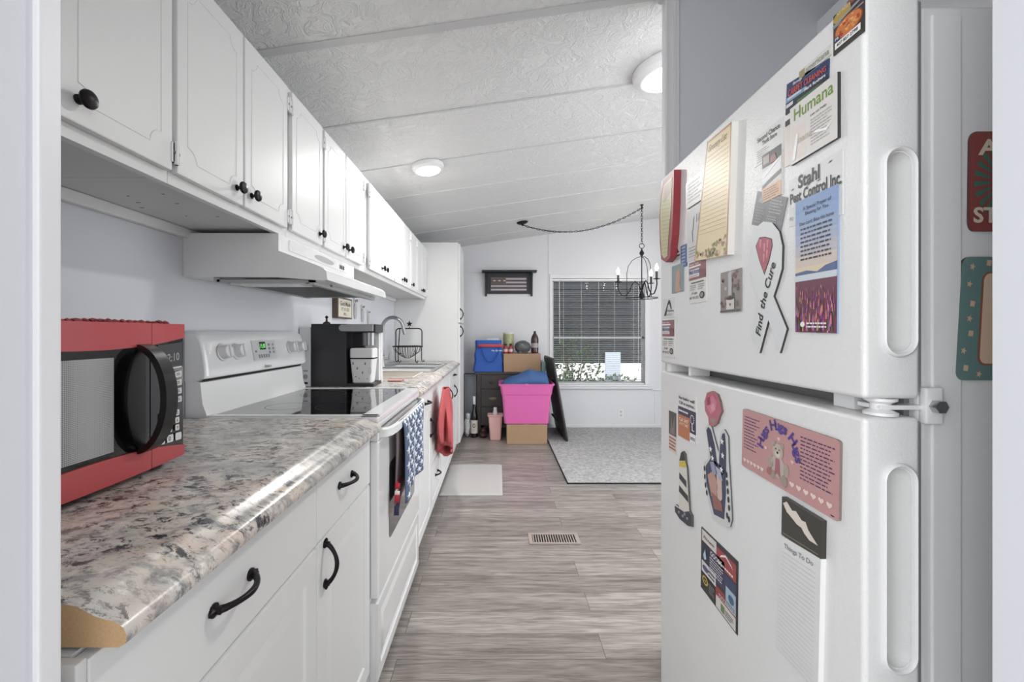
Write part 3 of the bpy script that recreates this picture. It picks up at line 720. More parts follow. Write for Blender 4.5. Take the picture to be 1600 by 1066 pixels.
for t0, t1, col in ((.66, .72, '#b0303a'), (.74, .78, '#e8d8d2'), (.78, .86, '#b0303a'), (.9, .99, '#2d3352')):
    tw.add([towel_back(a, t)+Vector((.003, 0, 0)) for a, t in ((0, t0), (.12, t0), (.12, t1), (0, t1))], [(0, 1, 2, 3)], pm(col, .9))
    tw.add([towel_back(a, t)+Vector((-.0, -.003, 0)) for a, t in ((0, t0), (0, t1))]+[towel_back(0, t)+Vector((.018, -.003, 0)) for t in (t1, t0)], [(0, 1, 2, 3)], pm(col, .9))
o = tw.build('dish_towel', origin=(HX, 1.85, .87), fixn=False, solid=.0025); tag(o, 'blue dish towel with white stars hanging over the oven handle', 'towel')

# ---- red towel
rt = MB(mat('red_terry', '#b9575a', .95, bump=.8, bscale=500)); 
def redt(s, t):
    k = min(1, .35+1.3*t) if t < .5 else 1.0
    wv = .07+.14*math.sin(min(t*1.6, 1)*PI/2); zb = .83-.44*t-(.05*math.sin(s*2*PI) if t > .8 else 0)
    a = 2*PI*s; r1 = wv*(1-.45*max(0, t-.75)/.25); fold = 1+.26*math.sin(3*a+t*4)+.16*math.sin(5*a-t*3)
    return Vector((-.352+.042*math.cos(a)*fold*min(1, .4+t), 2.92+.06*t+r1*math.sin(a)*fold, zb+.02*math.cos(a+1)*t))
rt.surf(redt, 40, 30); tag(rt.build('hand_towel', origin=(-.38, 2.93, .8), fixn=False, solid=.003), 'red terry hand towel bunched over a base cabinet door', 'towel')
# top hook of the towel over the door edge
# ---- microwave
mw = thing('microwave', (-.86, .75, .915), 'red and black countertop microwave on the near worktop', 'microwave')
MXF = -.705; MY0, MY1, MZ0, MZ1 = .50, .975, .928, 1.219
MB(mat('microwave_case', '#1c1c1e', .4)).box(XW+.03, MXF-.02, MY0+.004, MY1-.004, MZ0+.004, MZ1-.004, bev=.004).build('case', mw)
def bx(y): t = (y-MY0)/(MY1-MY0); return MXF+.012*(1-(2*t-1)**2)     # bulged front
def front(mb, poly, d0, d1, m=None):
    n = len(poly); mb.add([(bx(y)+d0, y, z) for y, z in poly]+[(bx(y)+d1, y, z) for y, z in poly], [(i, (i+1) % n, n+(i+1) % n, n+i) for i in range(n)]+[tuple(range(n-1, -1, -1)), tuple(range(n, 2*n))], m)
def band(y0, y1, lo, hi, n=14):
    return [(y0+(y1-y0)*i/n, lo(y0+(y1-y0)*i/n)) for i in range(n+1)]+[(y1-(y1-y0)*i/n, hi(y1-(y1-y0)*i/n)) for i in range(n+1)]
def bow(y): return (1-((2*(y-MY0)/(MY1-MY0))-1)**2)
lo_t = lambda y: MZ1-.030-.020*bow(y); hi_b = lambda y: MZ0+.022+.026*bow(y)
DS = .872
def strip(mb, y0, y1, lo, hi, d0, d1, m=None, n=14):
    for i in range(n):
        a = y0+(y1-y0)*i/n; b_ = y0+(y1-y0)*(i+1)/n
        front(mb, [(a, lo(a)), (b_, lo(b_)), (b_, hi(b_)), (a, hi(a))], d0, d1, m)
for y0_, y1_, d_ in ((MY0, DS-.0015, .004), (DS+.0015, MY1, .003)):
    mb = MB(M_red); strip(mb, y0_, y1_, lo_t, lambda y: MZ1, -.022, d_); mb.build('top_trim', mw)
    mb = MB(M_red); strip(mb, y0_, y1_, lambda y: MZ0, hi_b, -.022, d_); mb.build('bottom_trim', mw)
mb = MB(M_glassb); strip(mb, MY0, DS-.0015, hi_b, lo_t, -.02, 0); dr = mb.build('door', mw)
M_mesh = bpy.data.materials.new('microwave_window_mesh'); M_mesh.use_nodes = True
nt = M_mesh.node_tree; b = nt.nodes['Principled BSDF']; tc = nt.nodes.new('ShaderNodeTexCoord'); vo = nt.nodes.new('ShaderNodeTexVoronoi'); vo.inputs['Scale'].default_value = 330; vo.inputs['Randomness'].default_value = 0
nt.links.new(tc.outputs['Object'], vo.inputs['Vector']); nt.links.new(ramp(nt, vo.outputs['Distance'], [(.28, '#3a3a3a'), (.4, '#a5a5a5')]), b.inputs['Base Color']); b.inputs['Roughness'].default_value = .3
mb = MB(M_mesh); strip(mb, MY0+.05, .785, lambda y: .985, lambda y: 1.155, -.001, .0006, n=10); mb.build('window', dr)
mb = MB(M_black)   # crescent handle
def bowpt(z, out, inn): pass
zc, hh = 1.072, .100; n = 20; yh = .845
arc = [(MXF+.010+.052*math.cos(a), yh+.004*math.cos(a), zc+hh*math.sin(a)) for a in [(-PI/2)+PI*i/n for i in range(n+1)]]
vs_ = []
for p in arc:
    p = Vector(p); dirn = Vector((.052*(p.x-MXF-.01)/.052, 0, (p.z-zc)*.05/hh)).normalized()
    for a, b_ in ((-.014, -.005), (.02, -.005), (.018, .006), (-.012, .006)): vs_.append(p+Vector((0, a, 0))+dirn*b_)
mb.add(vs_, [(k*4+i, k*4+(i+1) % 4, k*4+4+(i+1) % 4, k*4+4+i) for k in range(n) for i in range(4)]+[(0, 1, 2, 3), (n*4, n*4+1, n*4+2, n*4+3)])
front(mb, [(yh-.045*math.cos(a)+.012, zc+(hh+.004)*math.sin(a)) for a in [(-PI/2)+PI*i/16 for i in range(17)]], -.001, .003)
mb.build('handle', dr)
mb = MB(mat('black_panel', '#141416', .12, coat=.5)); strip(mb, DS+.0015, MY1-.001, hi_b, lo_t, -.02, 0, n=4); cp = mb.build('control_panel', mw)
pA = Art((bx(.885)+0, .885, 1.18), (bx(.968), .968, 1.186), (bx(.968), .968, .968), (bx(.885), .885, .972), (1, 0, 0), None, .003)
pA.rect(.05, .74, .98, .97, pm('#3c3c40')).text('12:10', .3, .79, .85, .87, mat('dim_digits', '#aab0a8', .5))
pA.rect(.1, .715, .95, .73, pm('#cfcfcf'))
for j in range(4):
    for i in range(2):
        x0 = .36+i*.33; y0 = .62-j*.085; pA.poly(rr(x0, x0+.27, y0, y0+.06, .015), pm('#c9c9c9'), 1); pA.rect(x0+.05, y0+.02, x0+.2, y0+.027, pm('#444444'), 2); pA.rect(x0+.05, y0+.035, x0+.18, y0+.042, pm('#444444'), 2)
for j in range(3):
    for i in range(3):
        x0 = .1+i*.28; y0 = .235-j*.075; pA.poly(rr(x0+.04, x0+.2, y0, y0+.058, .02), pm('#d6d6d6'), 1); pA.text(str(j*3+i+1), x0+.09, y0+.012, x0+.15, y0+.045, pm('#333333'), 2)
for i in range(3): pA.poly(rr(.06+i*.32, .06+i*.32+.25, -.015, .06, .03), pm('#d9d9d9'), 1)
pA.text('0', .44, .0, .52, .045, pm('#333333'), 2)
pA.mb.build('keypad', cp, smooth=False, fixn=False)
mb = MB(M_blackm)
for y in (.53, .94):
    for x in (-.74, -.98): mb.cyl((x, y, .9155), (x, y, .933), .012, n=12)
mb.build('foot', mw)
mb = MB(mat('red_ruffle', '#a04a4c', .8)); rnd = random.Random(2)
for i in range(30):
    y = .51+i*.0155; mb.ball((-.735, y, 1.2205+rnd.uniform(0, .003)), (.006, .007*rnd.uniform(.7, 1.3), .004), sub=1, noise=.5)
mb.tube([(-.737, .505+.0156*i, 1.2195+.001*(i % 2)) for i in range(31)], .0035, n=6)
tag(mb.build('ruffled_trim', origin=(-.735, .74, 1.22)), 'red ruffled garland lying on top of the microwave', 'garland')

# ---- coffee maker with the jar
cm = thing('coffee_maker', (-.82, 2.38, .915), 'white coffee maker with a dark side panel beside the range', 'coffee maker')
M_cmd = mat('coffee_maker_side', '#303033', .35, bump=.15, bscale=200)
YN = 2.29
MB(M_wplas).box(-1.046, -.985, YN, 2.47, .9155, 1.228, bev=.004).build('rear_column', cm)
mb = MB(M_cmd); mb.box(-.984, -.80, YN, 2.45, .9155, 1.247, bev=.003).box(-.80, -.645, YN+.004, 2.45, 1.20, 1.245, bev=.003).box(-.80, -.655, YN+.002, 2.45, .9155, .932, bev=.003)
mb.box(-.80, -.74, 2.40, 2.45, .932, 1.2)
mb.build('side_panel', cm)
MB(M_wplas).box(-.715, -.655, 2.45, 2.475, .9155, 1.245, bev=.004).box(-.739, -.66, 2.42, 2.449, .933, 1.199, bev=.003).build('front_column', cm)
mb = MB(M_gplas); mb.prism([(-.655, 1.208), (-.655, 1.243)]+[(-.815+.0175*math.cos(a), 1.2255+.0175*math.sin(a)) for a in [PI/2+PI*i/10 for i in range(11)]], lambda a, b_, d: (a, d, b_), YN-.014, YN-.0005); mb.build('lid_bar', cm)
MB(mat('brew_head_grey', '#8f8f90', .25, metal=.6)).cyl((-.695, 2.34, 1.132), (-.695, 2.34, 1.1995), .036).build('brew_head', cm)
A = Art((-1.04, YN, 1.14), (-.99, YN, 1.14), (-.99, YN, .925), (-1.04, YN, .925), (0, -1, 0), None, .001)
A.poly(circ(.55, .9, .34, .08), pm('#bdbdbd'), 1).poly(circ(.55, .9, .24, .055), pm('#e2e2e2'), 2).poly(circ(.55, .2, .25, .06), pm('#a8a8a8'), 1).rect(.35, .02, .8, .07, pm('#2a2a2a'), 1).rect(.35, .33, .8, .36, pm('#8a8a8a'), 1)
A.mb.build('control_strip', cm, smooth=False, fixn=False)
jr = thing('treat_jar', (-.722, 2.34, .9325), 'white dog treat jar with black bones and paw prints, in the coffee maker', 'jar')
jx, jy = -.722, 2.345; mb = MB(M_wplas)
def sq(h, hx, hy): return [(jx+a, jy+b_, h) for a, b_ in rr(-hx, hx, -hy, hy, .012, 3)]
def loft(mb, rings, m=None):
    n = len(rings[0]); vs_ = [p for r in rings for p in r]
    mb.add(vs_, [(k*n+i, k*n+(i+1) % n, (k+1)*n+(i+1) % n, (k+1)*n+i) for k in range(len(rings)-1) for i in range(n)]+[tuple(range(n-1, -1, -1)), tuple((len(rings)-1)*n+i for i in range(n))], m)
loft(mb, [sq(.933, .048, .035), sq(.938, .051, .038), sq(1.06, .062, .046)]); jb = mb.build('jar_body', jr)
mb = MB(M_wplas); loft(mb, [sq(1.0675, .063, .046), sq(1.112, .063, .046), sq(1.118, .058, .041)]); mb.build('lid', jr)
mb = MB(M_blackm); loft(mb, [sq(1.0605, .0635, .047), sq(1.067, .0635, .047)]); mb.build('seal_band', jr)
A = Art((jx-.058, jy-.0462, 1.055), (jx+.058, jy-.0462, 1.055), (jx+.048, jy-.0366, .94), (jx-.048, jy-.0366, .94), (0, -1, 0), None, .0008)
for a, b_ in ((.12, .85), (.3, .62), (.68, .84), (.55, .42)): A.poly(circ(a, b_-.02, .035, .03), pm('#222222')); [A.poly(circ(a+d*.035, b_+.04, .012, .016), pm('#222222')) for d in (-1, 0, 1)]
for a, b_, r in ((.28, .2, -.5), (.7, .12, .15)):
    ca, sa = math.cos(r), math.sin(r); A.poly([(a+x*ca-y*sa, b_+x*sa+y*ca) for x, y in ((-.08, -.012), (.08, -.012), (.08, .012), (-.08, .012))], pm('#222222'))
    for sg in (-1, 1): A.poly(circ(a+sg*.09*ca, b_+sg*.09*sa, .022, .03), pm('#222222'), 2)
A.poly(circ(.92, .5, .07, .16), pm('#9c9c9c'), 1).poly(circ(.92, .5, .058, .14), pm('#e2e2e2'), 2)
A.mb.build('printed_pattern', jb, smooth=False, fixn=False)
mb = MB(mat('pinkish_red_plastic', '#b98a84', .5)); mb.box(-.64, -.56, 2.52, 2.60, .9155, .925, bev=.004); tag(mb.build('sponge', origin=(-.6, 2.56, .9155)), 'small pinkish sponge on the worktop behind the coffee maker', 'sponge')
# dish drying mat
mb = MB(mat('drying_mat', '#cfcac2', .9, bump=.6, bscale=120)); mb.box(-.88, -.53, 2.72, 3.09, .9155, .921, bev=.002)
for i in range(16): mb.box(-.87, -.54, 2.735+i*.0222, 2.739+i*.0222, .921, .9225, mat('mat_rib', '#a9a296', .9))
tag(mb.build('drying_mat', origin=(-.7, 2.9, .9155)), 'pale ribbed drying mat on the worktop before the sink', 'mat')

# ---- wire fruit basket with star
fb = thing('wire_basket', (-.83, 4.17, .915), 'black wire fruit basket topped with a star, behind the sink', 'basket')
bxx, byy = -.845, 4.18
mb = MB(M_iron)
xa, xb_ = bxx-.135, bxx+.115
def frame(y, x0, x1): 
    pts = [(x0, y, 1.06), (x0, y, 1.21)]+[(x0+.03-.03*math.cos(a), y, 1.21+.03*math.sin(a)) for a in (PI/6, PI/3, PI/2)]+[(x1-.03+.03*math.sin(a), y, 1.21+.03*math.cos(a)) for a in (0, PI/6, PI/3, PI/2)]+[(x1, y, 1.06)]
    return pts
mb.tube(frame(byy, xa, xb_), .0052); mb.tube([(xa+.05, byy-.1, 1.06), (xa+.05, byy-.1, 1.1), (xa+.045, byy-.03, 1.235)], .0045)
for x, y in ((xa, byy-.02), (xb_, byy-.02), (xa+.045, byy-.1), (xb_-.04, byy-.12)):
    mb.tube([(x, y, 1.07), (x, y, .96), (x+.003, y, .932), (x+.012, y, .9205), (x+.022, y, .925), (x+.024, y, .94)], .0042)
mb.build('stand', fb)
mb = MB(M_iron); mb.tube([(bxx-.01+.14*math.cos(2*PI*i/32), byy-.05+.11*math.sin(2*PI*i/32), 1.07) for i in range(32)], .0055, closed=True)
for i in range(11):
    k = -1+2*(i+.5)/11; w_ = .11*math.sqrt(1-k*k)
    mb.tube([(bxx-.01+.14*k*math.cos(0), byy-.05-w_, 1.07)]+[(bxx-.01+.14*k*math.cos(t_*PI*.5)**.3*(.35+.65*abs(math.cos(a))), byy-.05-w_*math.cos(a), 1.07-.115*math.sin(a)*math.sqrt(max(.05, 1-k*k*.7))) for a, t_ in [(PI*j/12, 0) for j in range(1, 12)]]+[(bxx-.01+.14*k, byy-.05+w_, 1.07)], .0022, n=5)
mb.build('bowl', fb)
mb = MB(M_iron); mb.prism([(a, b_) for a, b_ in star(bxx-.005, 1.285, .032)], XZ, byy-.004, byy+.004).cyl((bxx-.005, byy, 1.238), (bxx-.005, byy, 1.265), .003); mb.build('star', fb)

# ---- wall plaque and spoons on the left wall
def wallpt(px, py, x=XW): Y = -x*F/(CX-px); return (x, Y, EYE+(CY-py)*Y/F)
pq = thing('wall_plaque', (XW+.02, 3.0, 1.3), 'small brown framed cream plaque hanging on the wall left of the spoons', 'plaque')
MB(mat('plaque_frame', '#5a4a42', .6)).box(XW+.001, XW+.035, 2.755, 3.03, 1.293, 1.43, bev=.003).build('frame', pq)
A = Art((XW+.035, 2.77, 1.42), (XW+.035, 3.015, 1.42), (XW+.035, 3.015, 1.303), (XW+.035, 2.77, 1.303), (1, 0, 0), pm('#d9d3bf'), .001)
A.text('God Made', .12, .62, .9, .88, pm('#2a2825')).text('IT IS SO', .2, .34, .8, .52, pm('#3a3835')).text('BE...', .38, .1, .7, .24, pm('#3a3835'))
A.mb.build('panel', pq, smooth=False, fixn=False)
MB(M_iron).tube([(XW+.02, 2.86, 1.43), (XW+.03, 2.89, 1.443), (XW+.02, 2.92, 1.43)], .003, n=6).build('hanger', pq)
spn = []
for i, (y, zt_, zb, w_, lab) in enumerate(((3.19, 1.452, 1.30, .042, 'largest of the three hanging spoons, beside the plaque'), (3.36, 1.415, 1.282, .038, 'middle one of the three hanging spoons'), (3.51, 1.378, 1.268, .032, 'smallest hanging spoon, nearest the faucet'))):
    t = thing('measuring_spoon', (XW+.01, y, zb), lab, 'spoon', 'measuring spoons hung on the wall')
    L_ = zt_-zb
    MB(mat('spoon_enamel', '#b4b4b2', .35)).prism(rr(y-w_*.7, y+w_*.7, zb, zt_-.25*L_, w_*.65, 6), YZ, XW+.001, XW+.008).build('handle', t)
    mb = MB(mat('spoon_pattern', '#d6d6d6', .35)); mb.box(XW+.001, XW+.014, y-w_*.8, y+w_*.8, zt_-.25*L_+.001, zt_, bev=.003)
    for k in range(4): mb.box(XW+.014, XW+.0155, y-w_*.7+.36*w_*k, y-w_*.7+.36*w_*k+.28*w_, zt_-.2*L_+(k % 2)*.07*L_, zt_-.1*L_+(k % 2)*.05*L_, pm('#333336'))
    for k in range(5): mb.box(XW+.008, XW+.0088, y-.002-w_*.3, y+w_*.4, zb+.12*L_+k*.1*L_, zb+.13*L_+k*.1*L_, pm('#77777a'))
    mb.build('cup', t)
mb = MB(M_blackm); mb.lathe([(.022, 0), (.018, .01), (.006, .016), (.004, .03), (.01, .04), (.0001, .05)], (-.96, 2.44, 1.2475)) ; tag(mb.build('ornament', origin=(-.96, 2.44, 1.247)), 'tiny black ornament standing on top of the coffee maker', 'ornament')

# ================================================================== FRIDGE
FX = .494; FY0 = .587; FY1 = 1.3225
fg = thing('refrigerator', (.85, .95, 0), 'white top-freezer refrigerator covered in magnets', 'refrigerator')
MB(M_fridges).box(.583, 1.18, .603, 1.312, .03, 1.655, bev=.008, seg=3).box(.60, .64, .600, .606, .04, 1.64, bev=.002).build('body', fg)
def recess(door, z0, z1):
    c = MB(M_fridges); xa_, xb2 = .5265, .5555; r = (xb2-xa_)/2; n = 12; xc = (xa_+xb2)/2
    def stad(q): return [(xc+q*math.cos(a), z1-r+q*math.sin(a)) for a in [PI*i/n for i in range(n+1)]]+[(xc+q*math.cos(a), z0+r+q*math.sin(a)) for a in [PI+PI*i/n for i in range(n+1)]]
    a = stad(r+.002); b_ = stad(r*.72); m_ = len(a)
    c.add([(x, FY0-.01, z) for x, z in a]+[(x, FY0+.002, z) for x, z in a]+[(x, FY0+.028, z) for x, z in b_], [(k*m_+i, k*m_+(i+1) % m_, (k+1)*m_+(i+1) % m_, (k+1)*m_+i) for k in (0, 1) for i in range(m_)]+[tuple(range(m_)), tuple(2*m_+i for i in range(m_))])
    cut = c.build('cut', smooth=False); booleans(door, cut)
    rim = MB(M_fridges); rim.tube([(x, FY0+.0005, z) for x, z in stad(r+.0065)], .0058, n=10, closed=True, flat=.55); rim.build('grip_rim', door)
def fdoor(name, z0, z1, rz0, rz1):
    mb = MB(M_fridge); mb.box(FX, .571, FY0, FY1, z0, z1, bev=.007, seg=4)
    d = mb.build(name, origin=(0, 0, 0))
    recess(d, rz0, rz1)
    d.data.transform(Matrix.Translation(-Vector(fg.location))); d.parent = fg; d['_w'] = tuple(fg.location)
    for ch in d.children: ch.data.transform(Matrix.Translation(Vector((0, 0, 0)))); ch.location = -Vector(fg.location)
    MB(M_gasket).box(.5705, .5835, FY0+.012, FY1-.01, z0+.008, z1-.008, bev=.002).build('gasket', fg)
    return d
fdoor('freezer_door', 1.11, 1.665, 1.176, 1.442)
fdoor('fridge_door', .07, 1.085, .749, 1.015)
mb = MB(mat('divider_grey', '#8a8a8a', .5)); mb.box(.575, .60, FY0+.03, FY1, 1.08, 1.115).build('divider', fg)
mb = MB(M_white); mb.box(.525, .605, FY0+.01, FY0+.05, 1.0935, 1.1005, bev=.002).lathe([(.02, 0), (.02, .004), (.012, .008), (.012, .016), (.019, .02), (.019, .024)], (.535, FY0+.022, 1.0856), n=20)
mb.box(.582, .606, FY0+.004, FY0+.016, 1.075, 1.125, bev=.003).cyl((.594, FY0-.006, 1.10), (.594, FY0+.004, 1.10), .009, M_steel, n=6); mb.build('middle_hinge', fg)
for x0_, a_, b_ in ((.53, FY0+.06, FY0+.10), (.51, 1.15, 1.165), (.505, 1.27, 1.30)):
    MB(M_white).box(x0_, .56, a_, b_, 1.0855, 1.1095).build('door_spacer', fg)
MB(mat('fridge_grille', '#6f6f6f', .6)).box(.59, 1.15, .62, 1.30, .002, .03).build('base_grille', fg)

def fp(px, py, x=FX): Y = x*F/(px-CX); return Vector((x, Y, EYE+(CY-py)*Y/F))
NX = (-1, 0, 0)
def fart(tl, tr, br, bl, base, thick=.0018, outline=None, side=None):
    return Art(fp(*tl), fp(*tr), fp(*br), fp(*bl), NX, base, thick, outline, side)
def fbox(x0, x1, ylt, ylb, base, **k):
    """upright rectangle: left/right pixel columns, top/bottom pixel rows at the left column"""
    a = fp(x0, ylt); b_ = fp(x0, ylb); y1 = fp(x1, 0).y
    return Art((FX, a.y, a.z), (FX, y1, a.z), (FX, y1, b_.z), (FX, b_.y, b_.z), NX, base, k.get('thick', .0018), k.get('outline'), k.get('side'))
K = pm('#1c1c1e'); W = pm('#e6e6e4'); GR = pm('#8c8c8c')
# pizza flyer
a = fbox(1304, 1352, 26, 88, pm('#3b3633'))
a.poly(circ(.3, .86, .3, .14), pm('#a98f45')).poly(circ(.85, 1.0, .4, .1), pm('#7e4a3c'), 1).poly(circ(.52, .47, .47, .25, 24), pm('#7b4428'), 2).poly(circ(.52, .48, .43, .22, 24), pm('#c4713c'), 3)
rnd = random.Random(5)
for i in range(26):
    an = rnd.uniform(0, 2*PI); q = rnd.random()**.5; a.poly(circ(.52+.36*q*math.cos(an), .48+.18*q*math.sin(an), .05, .022, 8), pm(rnd.choice(('#a5402e', '#d89a58', '#8d3526', '#e0b070'))), 4)
a.rect(.08, .1, .92, .26, W, 4).text('407 857 2798', .14, .14, .84, .22, K, 5, off=.02).poly(circ(.16, .34, .1, .06), pm('#2e3e66'), 5).text('PB', .1, .31, .22, .37, W, 6).rect(0, .66, 1, .7, pm('#8e8a8c'), 2)
a.poly([(0, .68), (1, .8), (1, .86), (0, .74)], pm('#8f8f94'), 3).text('NY PIZZA', .15, .9, .6, .98, pm('#d8c9b0'), 4)
a.done('pizza_flyer', 'pizza flyer magnet with a dark border at the top near corner of the freezer door', 'magnet')
# realtor strip
a = fbox(1250, 1300, 112, 127, pm('#cfcdc6')); a.rect(.02, .1, .2, .9, pm('#9a8f6d')).text('americana', .24, .2, .96, .8, pm('#8f8f88')); a.done('clear_magnet', 'pale strip magnet reading americana above the blue business card', 'magnet')
# clear leaflet holder paper behind
a = fbox(1227, 1240, 190, 262, pm('#d9cfc6'), thick=.0012); a.rect(.1, .86, .9, .98, K); a.done('leaflet', 'narrow beige leaflet edge sticking out left of the green lettered folder', 'leaflet')
# blue card
a = fart((1231, 132), (1297, 91), (1296, 128), (1229, 180), pm('#27375f'))
a.poly([(0, .0), (1, 0), (1, .28), (0, .38)], pm('#1d2430')).poly([(.3, .02), (.6, .02), (.9, .2), (.3, .2)], pm('#44683c'), 2).poly([(0, .36), (.55, .34), (.5, .5), (0, .52)], pm('#7c95b5'), 2)
a.text('family', .18, .8, .42, .93, W, 4, shear=.3).text('CARPET CLEANING', .06, .52, .96, .76, pm('#b8483e'), 4, off=.03).text('Mark Rodgers', .48, .28, .95, .44, W, 4, off=.02).rect(.05, .42, .4, .5, pm('#bcc7d4'), 3).rect(.02, .18, .2, .3, pm('#c9ced0'), 3).poly([(.35, .84), (.9, .98), (.96, .98), (.42, .84)], pm('#7f8fb8'), 3)
a.done('business_card', 'dark blue card magnet with red lettering above the green lettered folder', 'magnet')
# Humana
a = fart((1239, 171), (1314, 112), (1314, 215), (1240, 259), pm('#d6d3cf'), thick=.005, side=pm('#2b2b2c'))
a.text('Humana', .1, .73, .93, .94, pm('#6f8f32'), 2, off=.012).rect(.03, .05, .36, .6, pm('#d9cdc6')).text('nana', .2, .3, .5, .38, pm('#b9b29c'), 3)
a.text('Let us help', .47, .6, .8, .65, K, 3).lines(.47, .12, .93, .57, 9, pm('#a49f9c'), seed=3, fill=.3)
a.poly([(.12, .05), (.2, .45), (.16, .5), (.05, .06)], pm('#eceae8'), 4).poly([(.55, .3), (.8, .22), (.95, .34), (.8, .26), (.58, .33)], pm('#f0efee'), 4)
a.done('plastic_folder', 'white plastic folder with green Humana lettering high on the freezer door', 'folder')
# thrift clipping
a = fbox(1180, 1224, 216, 262, pm('#d2d2d0'), thick=.0012); a.text('Second Chance', .12, .74, .92, .9, K, 3, off=.02).text('Thrift Store', .3, .56, .82, .7, K, 3, off=.02).lines(.1, .05, .6, .48, 6, pm('#8f8f8d'), seed=2, fill=.25)
a.done('thrift_store_clipping', 'paper clipping lettered Second Chance Thrift Store beside the folder', 'clipping')
a = fbox(1193, 1223, 244, 318, pm('#c6c4c0'), thick=.0022)
a.rect(0, .72, 1, 1, pm('#38383a')).poly([(0, .35), (1, .5), (1, .78), (0, .62)], pm('#dadadc'), 2).poly([(0, .3), (1, .44), (1, .52), (0, .37)], pm('#6d6a6b'), 2).rect(.06, .78, .4, .95, pm('#9a8e88'), 2).poly([(.45, .74), (.8, .74), (.7, .9), (.5, .88)], pm('#8a4f44'), 3)
a.rect(0, .0, 1, .3, pm('#cfa88a'), 2).lines(.08, .03, .92, .27, 5, pm('#7b6354'), 3, fill=.35, seed=9).poly([(.1, .5), (.9, .72), (.9, .75), (.1, .53)], pm('#f0f0f0'), 4)
a.done('photo_clipping', 'small glossy photo clipping with an orange foot above the grey card', 'clipping')
# pest control
a = fart((1234, 283), (1318, 232), (1318, 335), (1234, 355), pm('#d3d3d2'), thick=.0012)
def fpoly(a, px, py): return None
a.text('Stahl', .2, .72, .62, .98, K, 3, off=.03).text('Pest Control Inc.', .03, .47, .99, .69, K, 3, off=.03)
for x, y, r in ((.08, .76, .4), (.8, .9, .2), (.4, .7, .3), (.6, .69, 0), (.22, .3, .2), (.72, .34, .5)): a.poly([(x-.03, y-.012), (x+.03, y+.004), (x+.035, y+.022), (x-.01, y+.014)], K, 3)
a.text('PO', .03, .12, .1, .2, GR, 3)
a.done('pest_control_magnet', 'white magnet lettered Stahl Pest Control Inc. on the freezer door', 'magnet')
# prayer card
a = fart((1246, 317), (1313, 287), (1311, 521), (1246, 519), pm('#8fa3c0'), thick=.003)
cols = ['#7d97bd', '#869dc0', '#93a4c0', '#a3abc0', '#b5b1ba', '#c8bab0', '#d5c4a8']
for i, c in enumerate(cols): a.rect(0, .98-(i+1)*.082+.0, 1, .98-i*.082+(.02 if i == 0 else 0), pm(c), 1)
a.poly([(0, .42), (0, .45), (.3, .46), (.55, .44), (.75, .475), (1, .49), (1, .42)], pm('#56678c'), 2).rect(0, .385, 1, .43, pm('#c6ccd4'), 3).rect(0, 0, 1, .39, pm('#6d3f4f'), 2)
rnd = random.Random(11)
for i in range(150):
    y = rnd.random()**1.3*.33; sc_ = .3+1.2*(1-y/.36); x = rnd.uniform(.03, .97); a.poly([(x-.012*sc_, y), (x+.012*sc_, y), (x+.007*sc_, y+.045*sc_), (x, y+.06*sc_), (x-.007*sc_, y+.045*sc_)], pm(rnd.choice(('#8e4f9e', '#b56aa8', '#c97f8e', '#d58f7c', '#6f3f6e', '#a0455e', '#57633f', '#3b4a34'))), 4+i % 4)
a.text('A Special Prayer of', .2, .905, .86, .94, K, 3).text('Blessing for You', .26, .865, .8, .9, K, 3).text('Dear Lord, Bless this home', .12, .8, .92, .83, K, 3)
a.lines(.14, .53, .9, .79, 8, pm('#33363f'), 3, fill=.4, ragged=.1, seed=4).poly(circ(.22, .06, .06, .02), W, 9).lines(.32, .03, .8, .08, 2, W, 9, ragged=.1)
a.done('prayer_card', 'tall prayer card with blue sky over pink and purple lupins', 'card')
# grey business card
a = fart((1185, 299), (1232, 309), (1221, 361), (1176, 351), pm('#77787a'), thick=.002)
a.lines(.52, .45, .95, .9, 5, pm('#b9b9ba'), 3, fill=.3, seed=5).lines(.5, .08, .9, .4, 4, pm('#a9a9aa'), 3, seed=6).lines(.08, .08, .4, .6, 6, pm('#9a9a9b'), 3, seed=8).poly([(.1, .7), (.2, .95), (.3, .7)], pm('#9a9a9b'), 3)
a.done('grey_card', 'tilted grey business card tucked behind the ribbon magnet', 'card')
# ribbon
pts_px = [(1174, 400), (1176, 375), (1184, 356), (1196, 346), (1210, 348), (1221, 362), (1226, 385), (1225, 420), (1218, 445), (1212, 463), (1233, 514), (1222, 552), (1204, 500), (1190, 552), (1177, 524), (1188, 468), (1181, 445), (1175, 420)]
a = Art((FX, 1, 2), (FX, 0, 2), (FX, 0, 1), (FX, 1, 1), NX, None, .0045)
def uv(p): q = fp(*p); return (1-q.y, q.z-1)
def ppoly(a, pts, m, l=1): a.poly([uv(p) for p in pts], m, l)
def pslab(pts, base, thick, side=None):
    a = Art((FX, 1, 2), (FX, 0, 2), (FX, 0, 1), (FX, 1, 1), NX, base, thick, outline=[uv(p) for p in pts], side=side); a.pp = lambda q, m, l=1: a.poly([uv(p) for p in q], m, l); a.c0 = fp(*pts[0]); return a
def pdone(a, name, label, cat):
    o = a.mb.build(name, origin=a.c0, smooth=False, fixn=False); tag(o, label, cat)
a = pslab(pts_px, pm('#d4d5d5'), .004, pm('#3a3a3c'))
a.pp([(1184, 385), (1190, 371), (1199, 370), (1210, 373), (1211, 384), (1206, 407), (1198, 430), (1190, 408)], pm('#2b2326'), 1)
a.pp([(1185, 385), (1190, 373), (1199, 371.5), (1209, 374), (1210, 384), (1205, 406), (1198, 427), (1191, 408)], pm('#a85a66'), 2)
